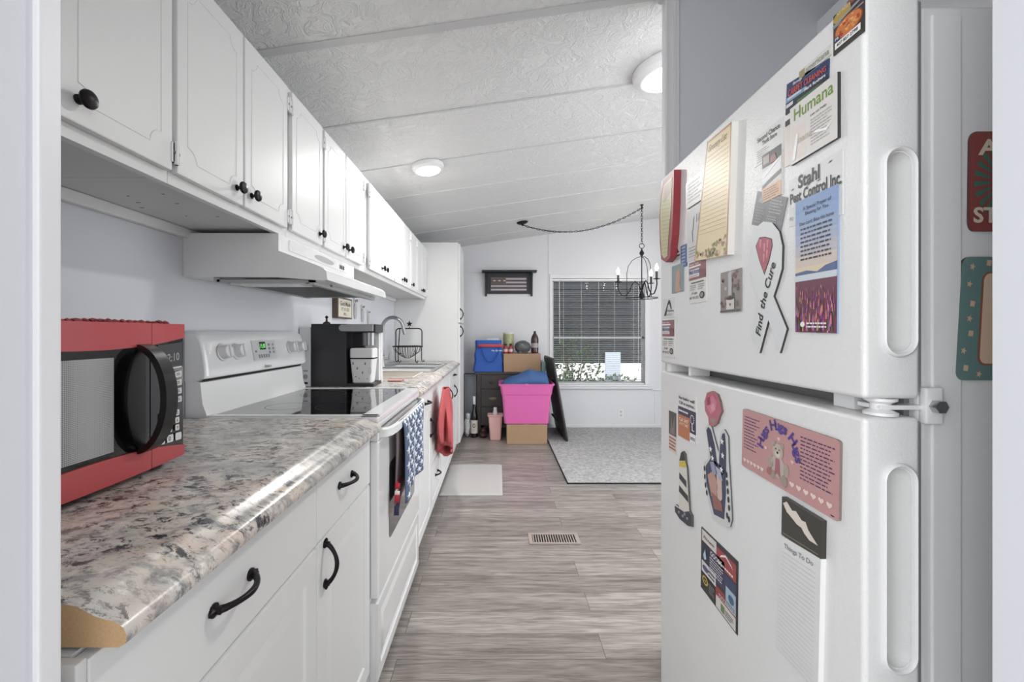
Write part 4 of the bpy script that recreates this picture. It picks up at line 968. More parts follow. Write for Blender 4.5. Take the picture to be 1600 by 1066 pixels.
for q in ((1192, 380), (1198, 386), (1203, 380), (1197, 402), (1202, 396)): a.pp([(q[0]-1, q[1]-5), (q[0]+2, q[1]-6), (q[0]+1, q[1]+8), (q[0]-1, q[1]+6)], pm('#c98490'), 3)
def ptext(a, t, p0, p1, h, m, l=4, shear=.2, off=.02):
    """text from pixel point p0 to p1 along the baseline, height h in metres"""
    v, f_, asp = text_geo(t, shear, off); q0 = Vector(uv(p0)); q1 = Vector(uv(p1)); d = q1-q0; L_ = d.length; d.normalize(); n_ = Vector((-d.y, d.x))
    a.mb.add([a.p(*(q0+d*x*L_+n_*y*h), a.t+.00025*l) for x, y in v], f_, m)
ptext(a, 'Find', (1192, 526), (1197, 491), .016, K); ptext(a, 'the', (1198, 484), (1204, 458), .016, K); ptext(a, 'Cure', (1206, 452), (1217, 412), .017, K)
pdone(a, 'ribbon_magnet', 'white awareness ribbon magnet lettered Find the Cure', 'magnet')
# small picture
a = fbox(1128, 1160, 427, 489, pm('#8b8480'), thick=.003); rnd = random.Random(3)
for i in range(30):
    x, y = rnd.uniform(.06, .94), rnd.uniform(.15, .95); a.poly(circ(x, y, .07, .05, 8), pm(rnd.choice(('#9a6a64', '#6b6360', '#b3aca6', '#7e5550', '#585553'))), 1+i % 3)
a.rect(.42, .4, .6, .95, pm('#b9b6b6'), 5).rect(.34, .06, .72, .32, pm('#cbc7c2'), 6).poly(circ(.53, .33, .19, .04), pm('#3c3836'), 7).poly(heart(.53, .18, .1, .1), pm('#7c6f6a'), 7).rect(0, 0, 1, .05, pm('#5f5955'), 4)
a.done('picture_magnet', 'square picture magnet of flowers around a cup, left of the ribbon', 'magnet')
# white small card and hand outline
a = fbox(1074, 1104, 286, 328, pm('#dededd'), thick=.004, outline=rr(0, 1, 0, 1, .08), side=pm('#4c4c4c')); a.lines(.1, .15, .85, .9, 6, pm('#c6c6c6'), 3, seed=12); a.done('glossy_card', 'glossy blank-looking white card magnet left of the yellow list pad', 'magnet')
a = fbox(1074, 1106, 332, 410, pm('#c9c9c8'), thick=.0012)
for q in ([(.3, .45), (.28, .55), (.34, .62)], [(.34, .62), (.36, .8), (.42, .82)], [(.5, .7), (.52, .86)], [(.6, .7), (.64, .85)], [(.72, .58), (.86, .64)], [(.3, .45), (.32, .35)]):
    for p, r in zip(q[:-1], q[1:]): a.poly([(p[0]-.015, p[1]), (p[0]+.015, p[1]), (r[0]+.015, r[1]), (r[0]-.015, r[1])], pm('#4a4a4c'), 2)
a.lines(.1, .05, .7, .28, 4, pm('#8f9097'), 3, seed=13, fill=.3); a.done('hand_outline_card', 'grey card with a line drawn hand, partly behind the yellow list pad', 'card')
# yellow list pad
a = fart((1115, 222), (1154, 190), (1147, 398), (1094, 408), pm('#dccaa2'), thick=.014, side=pm('#dcd9d2'))
a.rect(.0, .0, .035, 1, pm('#b98b74'), 2).rect(.965, 0, 1, 1, pm('#b98b74'), 2).rect(0, .985, 1, 1, pm('#b98b74'), 2).text('Grocery List', .1, .885, .85, .955, pm('#8a7a4a'), 3, shear=.3)
a.lines_ruled(.07, .22, .93, .86, 19, pm('#b9a27c'), .004); rnd = random.Random(6)
for i in range(60):
    x = rnd.uniform(.03, .95); y = rnd.uniform(.01, .06+.16*abs(x-.3)); a.poly(circ(x, y, .03, .013, 7), pm(rnd.choice(('#8a9a5c', '#b4644a', '#c99a86', '#9a8a86', '#d0c4b4', '#6f7a4c'))), 3+i % 3)
a.done('grocery_list_pad', 'yellow ruled Grocery List pad with flowers along the bottom', 'notepad')
# red pad
Xp = .474
mb = MB(pm('#8d3038')); 
def rp(px, py, x=Xp): return fp(px, py, x)
outl = [(1036, 283), (1053, 265), (1052, 320), (1050, 366), (1048, 384), (1047, 402), (1040, 410), (1033, 405), (1031, 380), (1030, 340), (1032, 310)]
P_ = [rp(*p) for p in outl]; n = len(P_); Bk = [Vector((.4935, p.y, p.z)) for p in P_]
mb.add(P_+Bk, [tuple(range(n-1, -1, -1)), tuple(range(n, 2*n))]+[(i, (i+1) % n, n+(i+1) % n, n+i) for i in range(n)])
inn = [(1037.5, 290), (1050.5, 276), (1049, 320), (1045, 366), (1043, 400), (1038, 404), (1034, 398), (1032.5, 370), (1031.8, 340), (1033.5, 312)]
mb.add([rp(*p)-Vector((.0006, 0, 0)) for p in inn], [tuple(range(len(inn)))], pm('#b9b184'))
mb.add([rp(*p)-Vector((.0009, 0, 0)) for p in [(1038, 292), (1049.5, 280), (1048, 300), (1037, 318)]], [(0, 1, 2, 3)], pm('#a08878'))
for i in range(14):
    y = 312+i*6.2; mb.add([rp(1034.5, y+3)-Vector((.001, 0, 0)), rp(1046.5-(i > 8)*2, y)-Vector((.001, 0, 0)), rp(1046.5-(i > 8)*2, y+.6)-Vector((.001, 0, 0)), rp(1034.5, y+3.6)-Vector((.001, 0, 0))], [(0, 1, 2, 3)], pm('#8d8a68'))
tag(mb.build('notepad', origin=P_[0], smooth=False), 'thick red edged notepad at the far edge of the freezer door', 'notepad')
# tiny logo card, blue strip, woman picture
a = fbox(1055, 1064, 389, 408, pm('#cfcfce'), thick=.001); a.poly([(.2, .5), (.5, .95), (.6, .75), (.85, .6), (.5, .55)], K, 2).rect(.1, .28, .9, .42, K, 2).lines(.1, .04, .9, .24, 2, GR, 2); a.done('logo_card', 'tiny white card with a black logo beside the red notepad', 'card')
a = fbox(1064.5, 1074, 385, 419, pm('#3f5d8c')); a.lines(.2, .05, .8, .95, 6, pm('#a9b9d2'), 2, seed=21); a.done('blue_magnet', 'narrow blue strip magnet below the hand outline card', 'magnet')
a = fbox(1051, 1069, 417, 459, pm('#7f8f92'), thick=.0025); a.poly([(.3, .02), (.85, .02), (.7, .3), (.78, .6), (.6, .85), (.4, .7), (.35, .3)], pm('#b98e78'), 2).poly([(.4, .6), (.6, .9), (.75, .8), (.7, .4)], pm('#a59286'), 1); a.done('photo_magnet', 'small blue-grey photo magnet left of the upper red and white brochure', 'magnet')
def brochure(x0, x1, yt, yb, name_l):
    a = fbox(x0, x1, yt, yb, pm('#d8d5d1'), thick=.0022, outline=rr(0, 1, 0, 1, .05))
    a.rect(0, .56, 1, 1, pm('#8c5a5e')).rect(.02, .86, .7, .9, W, 2).rect(.02, .62, .62, .82, pm('#cfcdd0'), 2).text('Medi Aroma', .04, .7, .66, .82, pm('#4b5a86'), 4, off=.02).text('Senior Care', .06, .92, .6, .96, W, 4)
    a.poly([(.62, .58), (.98, .58), (.95, .75), (.7, .8)], pm('#7d464c'), 3).lines(.05, .56, .55, .68, 3, pm('#b45a52'), 4, fill=.3)
    a.lines(.15, .46, .9, .52, 1, K, 4).lines(.08, .3, .45, .45, 3, GR, 4).lines(.55, .3, .9, .45, 3, GR, 4).text('Jorge', .15, .2, .5, .27, K, 4, shear=.3).text('407 738 2722', .05, .1, .6, .16, K, 4).poly(circ(.78, .17, .14, .085), K, 4).poly(circ(.78, .17, .09, .055), pm('#8d8d90'), 5)
    a.done('brochure', name_l, 'brochure', 'red and white brochures on the freezer door')
brochure(1078, 1105, 412, 475, 'red and white brochure magnet under the hand outline card')
brochure(1036, 1055, 501, 557, 'red and white brochure magnet at the lower far corner of the freezer door')
a = fbox(1037, 1055, 468, 497, pm('#d2d1cf')); a.poly([(.1, .1), (.35, .62), (.5, .9), (.62, .9), (.78, .45), (.7, .4), (.58, .7), (.45, .65), (.3, .1)], K, 2).text('Alpine', .4, .25, .95, .42, pm('#555555'), 3).lines(.35, .08, .8, .2, 2, GR, 2); a.done('mountain_card', 'white card with a black mountain logo above the lower brochure', 'card')
# lower door
a = fbox(1046, 1058, 641, 703, pm('#cfc6bd')); a.rect(.02, .42, .98, 1, pm('#4a4745'), 2).poly([(.2, .45), (.4, .9), (.5, .6), (.8, .95), (.85, .45)], pm('#77726d'), 3).lines(.05, .05, .95, .38, 4, pm('#a5694a'), 3, fill=.5, ragged=.1); a.done('photo_card', 'narrow card with a dark photo at the far edge of the fridge door', 'card')
a = fbox(1061, 1089, 612, 680, pm('#dad9d7'), thick=.0022)
a.text('Not feeling well?', .06, .83, .94, .92, K, 4, off=.02).text('Call us anytime.', .08, .72, .92, .81, K, 4, off=.02).rect(0, .0, 1, .68, pm('#2f3150'), 1).rect(0, 0, .68, .5, pm('#b5714a'), 2).rect(.68, 0, 1, .2, W, 3).text('Call 24/7', .08, .36, .6, .44, W, 4).text('ANYTIME', .08, .27, .6, .34, pm('#e6c7ac'), 4).lines(.05, .55, .6, .63, 1, W, 3)
for c in circ(.82, .5, .09, .09, 14): a.poly(circ(c[0], c[1], .02, .015, 6), W, 5)
a.rect(.8, .26, .84, .42, W, 5).rect(.84, .26, .93, .28, W, 5).text('aetna', .72, .06, .96, .14, pm('#555577'), 5)
a.done('nurse_line_magnet', 'magnet lettered Not feeling well? Call us anytime., orange and navy', 'magnet')
# lighthouse
a = pslab([(1064, 720), (1067, 708), (1070, 705), (1073, 710), (1074, 722), (1076, 731), (1080, 798), (1084, 806), (1084, 824), (1078, 823), (1065, 812), (1057, 800), (1058, 788), (1064, 793)], pm('#d3cfc4'), .005, pm('#56544f'))
a.pp([(1064.5, 720), (1067, 708), (1070, 705), (1073, 710), (1074, 720)], K, 2); a.pp([(1064.5, 721), (1074, 720), (1075, 731), (1064.5, 729)], pm('#cbb43c'), 2)
a.pp([(1064.5, 738), (1075.5, 752), (1076, 763), (1064.5, 748)], K, 2); a.pp([(1064.3, 758), (1078, 775), (1079, 786), (1064, 768)], K, 2)
a.pp([(1057, 790), (1063, 794), (1072, 800), (1080, 799), (1084, 806), (1084, 823), (1078, 822), (1065, 811), (1058, 800)], pm('#252a3a'), 2)
for q in ((1064, 800), (1070, 806), (1077, 810), (1073, 803)): a.pp([(q[0]-1.5, q[1]-2), (q[0]+1.5, q[1]-1), (q[0]+1, q[1]+3), (q[0]-1, q[1]+2)], pm('#8c93a3'), 3)
pdone(a, 'lighthouse_magnet', 'black and white striped lighthouse magnet on the fridge door', 'magnet')
# rose
a = pslab([(1108, 614), (1116, 611), (1124, 616), (1128, 627), (1131, 643), (1127, 652), (1124, 662), (1117, 667), (1111, 663), (1110, 652), (1105, 642), (1104, 628)], pm('#b0636e'), .005, pm('#6b5a55'))
a.pp([(1110, 622), (1118, 618), (1124, 628), (1122, 642), (1114, 648), (1108, 636)], pm('#c4788a'), 2); a.pp([(1108, 622), (1113, 620), (1114, 632), (1109, 634)], pm('#8e3346'), 3); a.pp([(1114, 634), (1119, 630), (1122, 640), (1116, 644)], pm('#d391a0'), 3); a.pp([(1112, 654), (1124, 655), (1118, 665)], pm('#97807c'), 2)
pdone(a, 'rose_magnet', 'pink rose magnet above the peace sign hand', 'magnet')
# peace hand
a = pslab([(1104, 668), (1109, 663), (1114, 667), (1120, 690), (1125, 708), (1126, 690), (1128, 675), (1134, 671), (1140, 682), (1141, 720), (1144, 770), (1146, 812), (1143, 824), (1136, 824), (1116, 812), (1110, 790), (1104, 762), (1101, 735), (1102, 722), (1108, 718), (1109, 700)], pm('#cacaca'), .003, pm('#55565a'))
a.pp([(1106, 672), (1109, 667), (1113, 672), (1119, 696), (1124, 730), (1113, 718), (1110, 700)], pm('#2c3450'), 2)
a.pp([(1128, 690), (1131, 678), (1135, 677), (1137, 700), (1137, 740), (1126, 745), (1126, 715)], pm('#2c3450'), 2)
a.pp([(1105, 728), (1113, 716), (1124, 724), (1136, 735), (1137, 770), (1134, 812), (1118, 804), (1112, 780), (1106, 755)], pm('#343a55'), 2)
a.pp([(1108, 742), (1118, 735), (1124, 760), (1122, 782), (1114, 775)], pm('#b58a7d'), 3); a.pp([(1122, 740), (1130, 748), (1131, 780), (1124, 790)], pm('#c9aca0'), 3); a.pp([(1114, 768), (1130, 785), (1132, 800), (1118, 795)], pm('#8e5a50'), 4); a.pp([(1112, 722), (1118, 722), (1122, 740), (1117, 745)], pm('#8d93a8'), 4); a.pp([(1120, 728), (1128, 734), (1132, 752), (1126, 750)], pm('#a4a8b8'), 4)
for q in ((1131, 690), (1132, 712), (1130, 734), (1113, 702), (1116, 716)):
    c = uv(q); a.poly(star(c[0], c[1], .0085), W, 5)
for q in ((1139, 755), (1140, 768), (1141, 781), (1142, 794), (1139, 806), (1142, 812), (1138, 742), (1103.5, 732), (1104, 745), (1105, 758), (1107, 770)):
    c = uv(q); a.poly(circ(c[0], c[1], .004, .007, 8), K, 5)
pdone(a, 'peace_hand_magnet', 'peace sign hand magnet painted with stars and flag colours', 'magnet')
# Hugs plaque
def q4(l): return fart(*l)
a = fart((1164, 638), (1317, 689), (1315, 817), (1162, 727), pm('#b98c8a'), thick=.004, outline=rr(0, 1, 0, 1, .035), side=pm('#7d6f68'))
a.lines(.03, .32, .23, .9, 11, pm('#5d4468'), 2, fill=.35, ragged=.35, seed=31).lines(.675, .28, .97, .9, 12, pm('#54365c'), 2, fill=.35, ragged=.2, seed=32)
PU = pm('#4a3a86')
def arc_text(a, t, ang0, ang1, cx, cy, R_, h, m):
    W_ = (a.c[1]-a.c[0]).length; H_ = (a.c[0]-a.c[3]).length
    n = len(t)
    for i, ch in enumerate(t):
        if ch == ' ': continue
        an = math.radians(ang0+(ang1-ang0)*(i+.5)/n); x = cx+R_*math.cos(an)/W_; y = cy+R_*math.sin(an)/H_
        hh_ = h*(1 if ch in 'H' else (.92 if ch == 'g' else .7)); wd = hh_*{'H': .95, 'u': .95, 'g': .7, 's': .8}.get(ch, .7)
        dn = {'H': 0, 'u': -.15, 'g': -.28, 's': -.15}.get(ch, 0)*h
        x += dn*math.cos(an)/W_; y += dn*math.sin(an)/H_
        a.text(ch, x-wd/W_/2, y-hh_/H_/2, x+wd/W_/2, y+hh_/H_/2, m, 4, off=.03, rot=an-PI/2)
[arc_text(a, 'Hugs', q0, q1, .455, .47, .052, .0185, PU) for q0, q1 in ((176, 126), (114, 64), (52, 2))]
for x, y in ((.31, .5), (.455, .72), (.6, .47)): a.poly(heart(x, y, .03, .07), pm('#dcbfb4'), 3)
for i in range(6):
    a.poly(heart(.045+i*.045, .13, .038, .08), pm('#e0cbc0'), 3); a.poly(heart(.60+i*.066, .15, .048, .09), pm('#e0cbc0'), 3)
bc = pm('#b4a89c')   # teddy bear
a.poly(circ(.45, .3, .075, .17), bc, 3).poly(circ(.45, .53, .058, .12), bc, 4).poly(circ(.405, .63, .02, .045), pm('#a3978b'), 4).poly(circ(.495, .63, .02, .045), pm('#a3978b'), 4).poly(circ(.45, .49, .028, .05), pm('#cdc4b9'), 5).poly(circ(.45, .51, .011, .02), K, 6).poly(circ(.43, .56, .006, .012), K, 6).poly(circ(.47, .56, .006, .012), K, 6)
a.poly(circ(.375, .33, .03, .1), pm('#a3978b'), 3).poly(circ(.54, .3, .03, .1), pm('#a3978b'), 3).poly(circ(.4, .15, .035, .075), pm('#998d82'), 4).poly(circ(.52, .13, .035, .085), pm('#998d82'), 4).poly([(.43, .42), (.47, .42), (.485, .14), (.45, .2), (.42, .14)], pm('#a2606b'), 5).poly(circ(.36, .17, .03, .06), pm('#9d6a64'), 5)
a.rect(.94, .03, .965, .045, K, 2)
a.done('hugs_plaque', 'pink teddy bear plaque lettered Hugs Hugs Hugs on the fridge door', 'plaque')
# collage of business ads
a = fart((1097, 823), (1154, 878), (1153, 993), (1096, 917), pm('#2f2b30'), thick=.0018)
a.rect(.03, .8, .46, .98, pm('#cfc9c4')).rect(.47, .68, .97, .93, pm('#9a3f40')).rect(.03, .48, .24, .78, pm('#1f2434')).rect(.25, .4, .68, .8, pm('#3a3658')).rect(.69, .3, .97, .66, pm('#34405c')).rect(.72, .22, .97, .5, pm('#9fb4c2'), 2).rect(.03, .3, .45, .48, pm('#cdc9cc')).rect(.45, .14, .97, .34, pm('#8e3538')).rect(.03, .04, .45, .3, pm('#1e1c1e')).rect(.46, .02, .97, .2, pm('#cbc7c2'), 2)
a.text('GOODE', .3, .7, .62, .77, W, 4).lines(.28, .44, .65, .68, 6, W, 4, fill=.3, ragged=.1).lines(.5, .7, .92, .76, 1, W, 4).poly([(.56, .82), (.72, .9), (.9, .82), (.86, .86), (.72, .93), (.6, .87)], W, 4).poly([(.12, .52), (.18, .56), (.14, .7), (.08, .58)], pm('#a8c0dc'), 4)
a.poly(circ(.15, .2, .09, .07), pm('#b59a4c'), 4).poly(circ(.15, .2, .055, .045), pm('#1e1c1e'), 5).text('M', .12, .18, .18, .22, pm('#b59a4c'), 6).lines(.26, .08, .43, .24, 5, GR, 4).text('Fiorano', .08, .86, .4, .91, pm('#5a3a3a'), 4, shear=.3).lines(.54, .18, .93, .28, 3, W, 4, fill=.3).poly(circ(.15, .39, .09, .045), pm('#5b4f78'), 4).lines(.24, .33, .43, .44, 2, K, 4).rect(.6, .05, .7, .16, pm('#6d7d55'), 4).lines(.72, .05, .92, .15, 3, K, 4).poly(circ(.86, .38, .07, .06), pm('#40607c'), 4).lines(.74, .24, .95, .3, 2, pm('#333355'), 4)
a.done('ad_collage_magnet', 'magnet of many small business ads with a black border, low on the fridge', 'magnet')
# to-do pad
a = fart((1230, 776), (1292, 814), (1291, 873), (1229, 835), pm('#38352f'), thick=.009)
a.poly([(.04, .85), (.15, .95), (.3, .8), (.4, .85), (.55, .7), (.65, .72), (.72, .55), (.95, .3), (.75, .3), (.62, .4), (.55, .5), (.42, .52), (.3, .6), (.15, .68)], pm('#d6cbc0'), 2).rect(.04, .06, .96, .08, pm('#8d8570'), 2)
a.done('pad_header', 'dark magnetic board with a cream cloud shape above the To Do list', 'magnet')
a = fart((1227, 836), (1291, 874), (1286, 1086), (1217, 1011), pm('#d6d6d5'), thick=.008, side=pm('#e3e3e2'))
a.text('Things To Do', .12, .9, .84, .95, pm('#77777a'), 3).lines_ruled(.06, .02, .9, .87, 24, pm('#a9a9ab'), .002)
a.done('notepad', 'long white ruled pad lettered Things To Do on the fridge door', 'notepad')
# plaques on the fridge side
YS = .6028
def side(px, py): return Vector(((px-CX)*YS/F, YS, EYE+(CY-py)*YS/F))
TE = pm('#64807e'); PE = pm('#c9ab92')
a = Art(side(1512, 207), side(1612, 207), side(1605, 362), side(1510, 362), (0, -1, 0), pm('#844440'), .003, outline=rr(0, 1, 0, 1, .1), side=pm('#4a2c28'))
for i in range(20):
    a0 = 2*PI*i/20; a1 = a0+PI/20
    a.poly([(.5+.18*math.cos(a0), .5+.18*math.sin(a0)), (.5+.43*math.cos(a0), .5+.36*math.sin(a0)), (.5+.43*math.cos(a1), .5+.36*math.sin(a1)), (.5+.18*math.cos(a1), .5+.18*math.sin(a1))], pm('#3f6a5c'), 1)
a.poly([(.36, .38), (.64, .38), (.58, .5), (.64, .62), (.36, .62), (.42, .5)], pm('#d8b98c'), 3).text('ALL', .12, .76, .88, .92, pm('#cdbfae'), 4, off=.03).text('STAR', .06, .08, .94, .24, pm('#cdbfae'), 4, off=.03)
a.done('sign_magnet', 'red and green sunburst plaque magnet, upper one on the fridge side', 'magnet')
a = Art(side(1500, 402), side(1660, 402), side(1650, 594), side(1489, 594), (0, -1, 0), TE, .003, outline=rr(0, 1, 0, 1, .07), side=pm('#3c3630'))
a.poly(rr(.2, .86, .12, .88, .07), pm('#8d5a44'), 1).poly(rr(.22, .84, .135, .865, .06), pm('#d2b8a0'), 2)
for i, (x, y) in enumerate(((.1, .92), (.26, .95), (.08, .78), (.12, .62), (.1, .5), (.12, .38), (.06, .24), (.09, .1), (.22, .05), (.4, .05), (.42, .95))):
    if i % 2 == 0: a.poly(star(x, y, .032, rot=1.3), PE, 3)
    else: a.poly([(x-.025, y-.02), (x+.02, y-.025), (x+.025, y+.02), (x-.02, y+.025)], PE, 3)
a.done('frame_magnet', 'teal framed magnet with stars and a blank beige centre on the fridge side', 'magnet')

# ================================================================== DINING END
# dresser
dt = thing('dresser', (.15, 5.25, 0), 'dark espresso dresser standing against the back wall', 'dresser')
mb = MB(M_brown); mb.box(-.275, .56, 5.055, 5.49, .715, .74, bev=.004); mb.build('top', dt)
mb = MB(M_brown); mb.box(-.235, .50, 5.07, 5.47, .12, .714); mb.box(-.245, -.20, 5.06, 5.09, 0, .714, bev=.003).box(.47, .51, 5.06, 5.09, 0, .714, bev=.003).box(-.245, -.20, 5.44, 5.48, 0, .714).box(.47, .51, 5.44, 5.48, 0, .714); mb.build('body', dt)
for i, (z0, z1) in enumerate(((.55, .70), (.34, .53), (.13, .32))):
    mb = MB(M_brown); mb.box(-.195, .465, 5.056, 5.0695, z0, z1, bev=.004); d = mb.build('drawer', dt)
    for x in (-.06, .32):
        if i == 0: MB(M_brown).lathe([(.012, 0), (.008, .01), (.016, .018), (.012, .028), (.0001, .03)], (x-.02, 5.056, (z0+z1)/2), axis=(0, -1, 0), n=14).build('knob', d)
        else:
            k = MB(M_brass); zc_ = (z0+z1)/2
            k.prism(circ(x, zc_, .045, .016, 20), XZ, 5.052, 5.0558); k.tube([(x-.03, 5.044, zc_), (x-.025, 5.03, zc_-.008), (x, 5.026, zc_-.014), (x+.025, 5.03, zc_-.008), (x+.03, 5.044, zc_)], .003, n=6); k.build('handle', d)
# blue tote bag
bgx_ = thing('tote_bag', (-.08, 5.15, .74), 'bright blue reusable tote with a red stripe, on the dresser', 'bag')
mb = MB(mat('blue_nonwoven', '#2b58a8', .7, bump=.5, bscale=40))
def bagring(z, k, s_): 
    t = (z-.741)/.37; w_ = .178-.03*t; out = []
    for a, b_ in rr(-w_, w_, -.1+.02*t, .1-.02*t, .03, 3): out.append((-.112+a+.006*math.sin(z*40+b_*20), 5.19+b_+.008*math.sin(a*40+z*25), z))
    return out
zs = [.742, .76, .82, .88, .94, 1.0, 1.05, 1.09, 1.11]
loft(mb, [bagring(z, 0, 0) for z in zs]); body = mb.build('bag_body', bgx_)
MB(pm('#b94a55', .8)).surf(lambda s, t: Vector((-.235+.295*s, 5.083+.003*math.sin(s*12), 1.03+.035*t)), 8, 1).build('stripe', body, solid=.003)
A = Art((-.08, 5.083, 1.005), (.05, 5.083, 1.005), (.05, 5.083, .975), (-.08, 5.083, .975), (0, -1, 0), None, .003); A.text('My Quinn', .05, .1, .98, .9, pm('#e6e8f0')); A.mb.build('lettering', body, smooth=False, fixn=False)
mb = MB(mat('blue_handle', '#234a92', .8)); mb.tube([(-.2, 5.085, 1.06), (-.17, 5.08, .93), (-.12, 5.078, .86), (-.06, 5.078, .86), (-.01, 5.08, .93), (.02, 5.085, 1.03)], .009, n=6, flat=.3); mb.build('strap', body)
tag(MB(mat('white_paper', '#c9d3d4', .8)).box(-.13, .01, 5.22, 5.25, 1.108, 1.135, bev=.005).build('paper_packet', origin=(-.06, 5.2, 1.1)), 'pale packet poking out of the top of the blue tote', 'packet')
def cardbox(name, x0, x1, y0, y1, z0, z1, lab):
    t = thing(name, ((x0+x1)/2, (y0+y1)/2, z0), lab, 'box', 'cardboard boxes by the dresser'); MB(M_card).box(x0, x1, y0, y1, z0, z1, bev=.003).build('carton', t)
    MB(mat('box_tape', '#b89c7c', .3)).box((x0+x1)/2-.03, (x0+x1)/2+.03, y0+.002, y1-.002, z1-.0005, z1+.0008).build('tape', t)
cardbox('cardboard_box', .068, .50, 5.08, 5.38, .741, .955, 'cardboard box on top of the dresser, under the bottles')
cardbox('cardboard_box', .095, .53, 4.68, 5.0, .002, .212, 'cardboard box on the floor under the pink tub')
# things on the upper box
zb = .957
t = thing('soda_bottle', (.44, 5.2, zb), 'large clear soda bottle with dark drink and black cap', 'bottle')
M_cola = mat('cola_bottle', '#3c2024', .12, coat=.5)
MB(M_cola).lathe([(.038, 0), (.045, .01), (.046, .07), (.041, .10), (.046, .13), (.046, .17), (.035, .205), (.016, .235), (.013, .24)], (.44, 5.2, zb)).build('bottle_body', t)
MB(pm('#9c8f90')).lathe([(.0467, .065), (.0427, .10), (.0467, .12)], (.44, 5.2, zb)).build('label_wrap', t)
MB(M_black).cyl((.44, 5.2, zb+.24), (.44, 5.2, zb+.262), .015).build('cap', t)
tag(MB(mat('grey_plastic_bag', '#55585a', .3, bump=1.0, bscale=14, bdist=.03)).ball((.295, 5.2, zb+.072), (.098, .09, .078), sub=4, noise=.06).box(.24, .35, 5.14, 5.26, zb+.0, zb+.02, bev=.009).build('plastic_bag', origin=(.295, 5.2, zb)), 'crumpled dark grey plastic bag beside the soda bottle', 'bag')
for x, lab in ((.09, 'small red sauce bottle at the left end of the box'), (.15, 'small red sauce bottle beside the grey plastic bag')):
    t = thing('sauce_bottle', (x, 5.14, zb), lab, 'bottle', 'small red sauce bottles')
    MB(mat('red_sauce', '#8e3038', .3)).lathe([(.026, 0), (.028, .006), (.028, .06), (.018, .08), (.012, .092)], (x, 5.14, zb)).build('bottle_body', t)
    MB(pm('#c9a9a4')).lathe([(.0287, .02), (.0287, .05)], (x, 5.14, zb)).build('label_wrap', t); MB(M_blackm).cyl((x, 5.14, zb+.092), (x, 5.14, zb+.112), .014).build('cap', t)
t = thing('food_jar', (.128, 5.28, zb), 'tall jar of green and yellow food behind the sauce bottles', 'jar')
MB(mat('olive_contents', '#b8b88e', .3, var=.6, bscale=60)).lathe([(.06, 0), (.066, .01), (.066, .215), (.062, .225)], (.128, 5.28, zb)).build('jar_body', t); MB(mat('jar_lid', '#c9ccb8', .4)).cyl((.128, 5.28, zb+.2255), (.128, 5.28, zb+.245), .068).build('lid', t)
tag(MB(mat('teal_bin', '#6f8a88', .4)).box(.505, .555, 5.05, 5.4, .7415, .86, bev=.01).build('plastic_bin', origin=(.53, 5.2, .74)), 'dull green plastic bin edge at the right end of the dresser top', 'bin')

# pink tub
tb = thing('storage_tub', (.31, 4.82, .213), 'bright pink plastic storage tub on top of a cardboard box', 'tub')
mb = MB(M_pink); cx_, cy_ = .308, 4.84
def tr_(z, hx, hy, r=.03): return [(cx_+a, cy_+b_, z) for a, b_ in rr(-hx, hx, -hy, hy, r, 4)]
rings = [tr_(.2145, .232, .155), tr_(.222, .24, .163), tr_(.53, .262, .178), tr_(.535, .27, .186), tr_(.62, .285, .195), tr_(.635, .30, .205), tr_(.65, .30, .205), tr_(.65, .28, .19), tr_(.25, .232, .155)]
n = len(rings[0]); vs_ = [p for r in rings for p in r]
mb.add(vs_, [(k*n+i, k*n+(i+1) % n, (k+1)*n+(i+1) % n, (k+1)*n+i) for k in range(len(rings)-1) for i in range(n)]+[tuple(range(n-1, -1, -1)), tuple((len(rings)-1)*n+i for i in range(n))])
mb.build('tub_body', tb)
mb = MB(M_pink); mb.box(.29, .325, cy_-.213, cy_-.203, .628, .655, bev=.003); mb.build('latch', tb)
mb = MB(mat('navy_cloth', '#3f5f8f', .8, bump=.6, bscale=30, bdist=.006))
def heap(s, t):
    x = .035+.53*s; y = 4.68+.32*t; e = math.sin(PI*min(1, max(0, t)))**.5
    prof_ = .655+.135*(s/.6)**.9 if s < .6 else .79-.035*(s-.6)/.4
    h = .56+(prof_-.56)*(.35+.65*e)*min(1, .55+s*9, .3+(1-s)*14)
    return Vector((x, y, h+.006*math.sin(s*17+t*9)))
mb.surf(heap, 30, 18); tag(mb.build('blue_cloth', origin=(.3, 4.84, .6), solid=.004, fixn=False), 'heaped dark blue fabric inside the pink tub', 'cloth')
# small bin
wb = thing('waste_bin', (-.03, 4.86, 0), 'small pale pink waste bin on the floor by the dresser', 'bin')
mb = MB(M_pale); c_ = (-.028, 4.9)
def wr(z, h, q=.02): return [(c_[0]+a, c_[1]+b_, z) for a, b_ in rr(-h, h, -h*.8, h*.8, q, 4)]
rings = [wr(.001, .055), wr(.006, .06), wr(.262, .078), wr(.266, .087), wr(.285, .089), wr(.285, .078), wr(.02, .055)]
n = len(rings[0]); vs_ = [p for r in rings for p in r]
mb.add(vs_, [(k*n+i, k*n+(i+1) % n, (k+1)*n+(i+1) % n, (k+1)*n+i) for k in range(len(rings)-1) for i in range(n)]+[tuple(range(n-1, -1, -1)), tuple((len(rings)-1)*n+i for i in range(n))]); mb.build('bin_body', wb)
t = thing('white_bottle', (-.03, 4.9, .022), 'white bottle standing inside the small pink waste bin', 'bottle')
MB(mat('milky_plastic', '#c9ccd0', .3)).lathe([(.03, 0), (.034, .01), (.034, .25), (.026, .29), (.018, .315)], (-.03, 4.9, .022)).build('bottle_body', t); MB(M_wplas).cyl((-.03, 4.9, .337), (-.03, 4.9, .36), .02).build('cap', t)
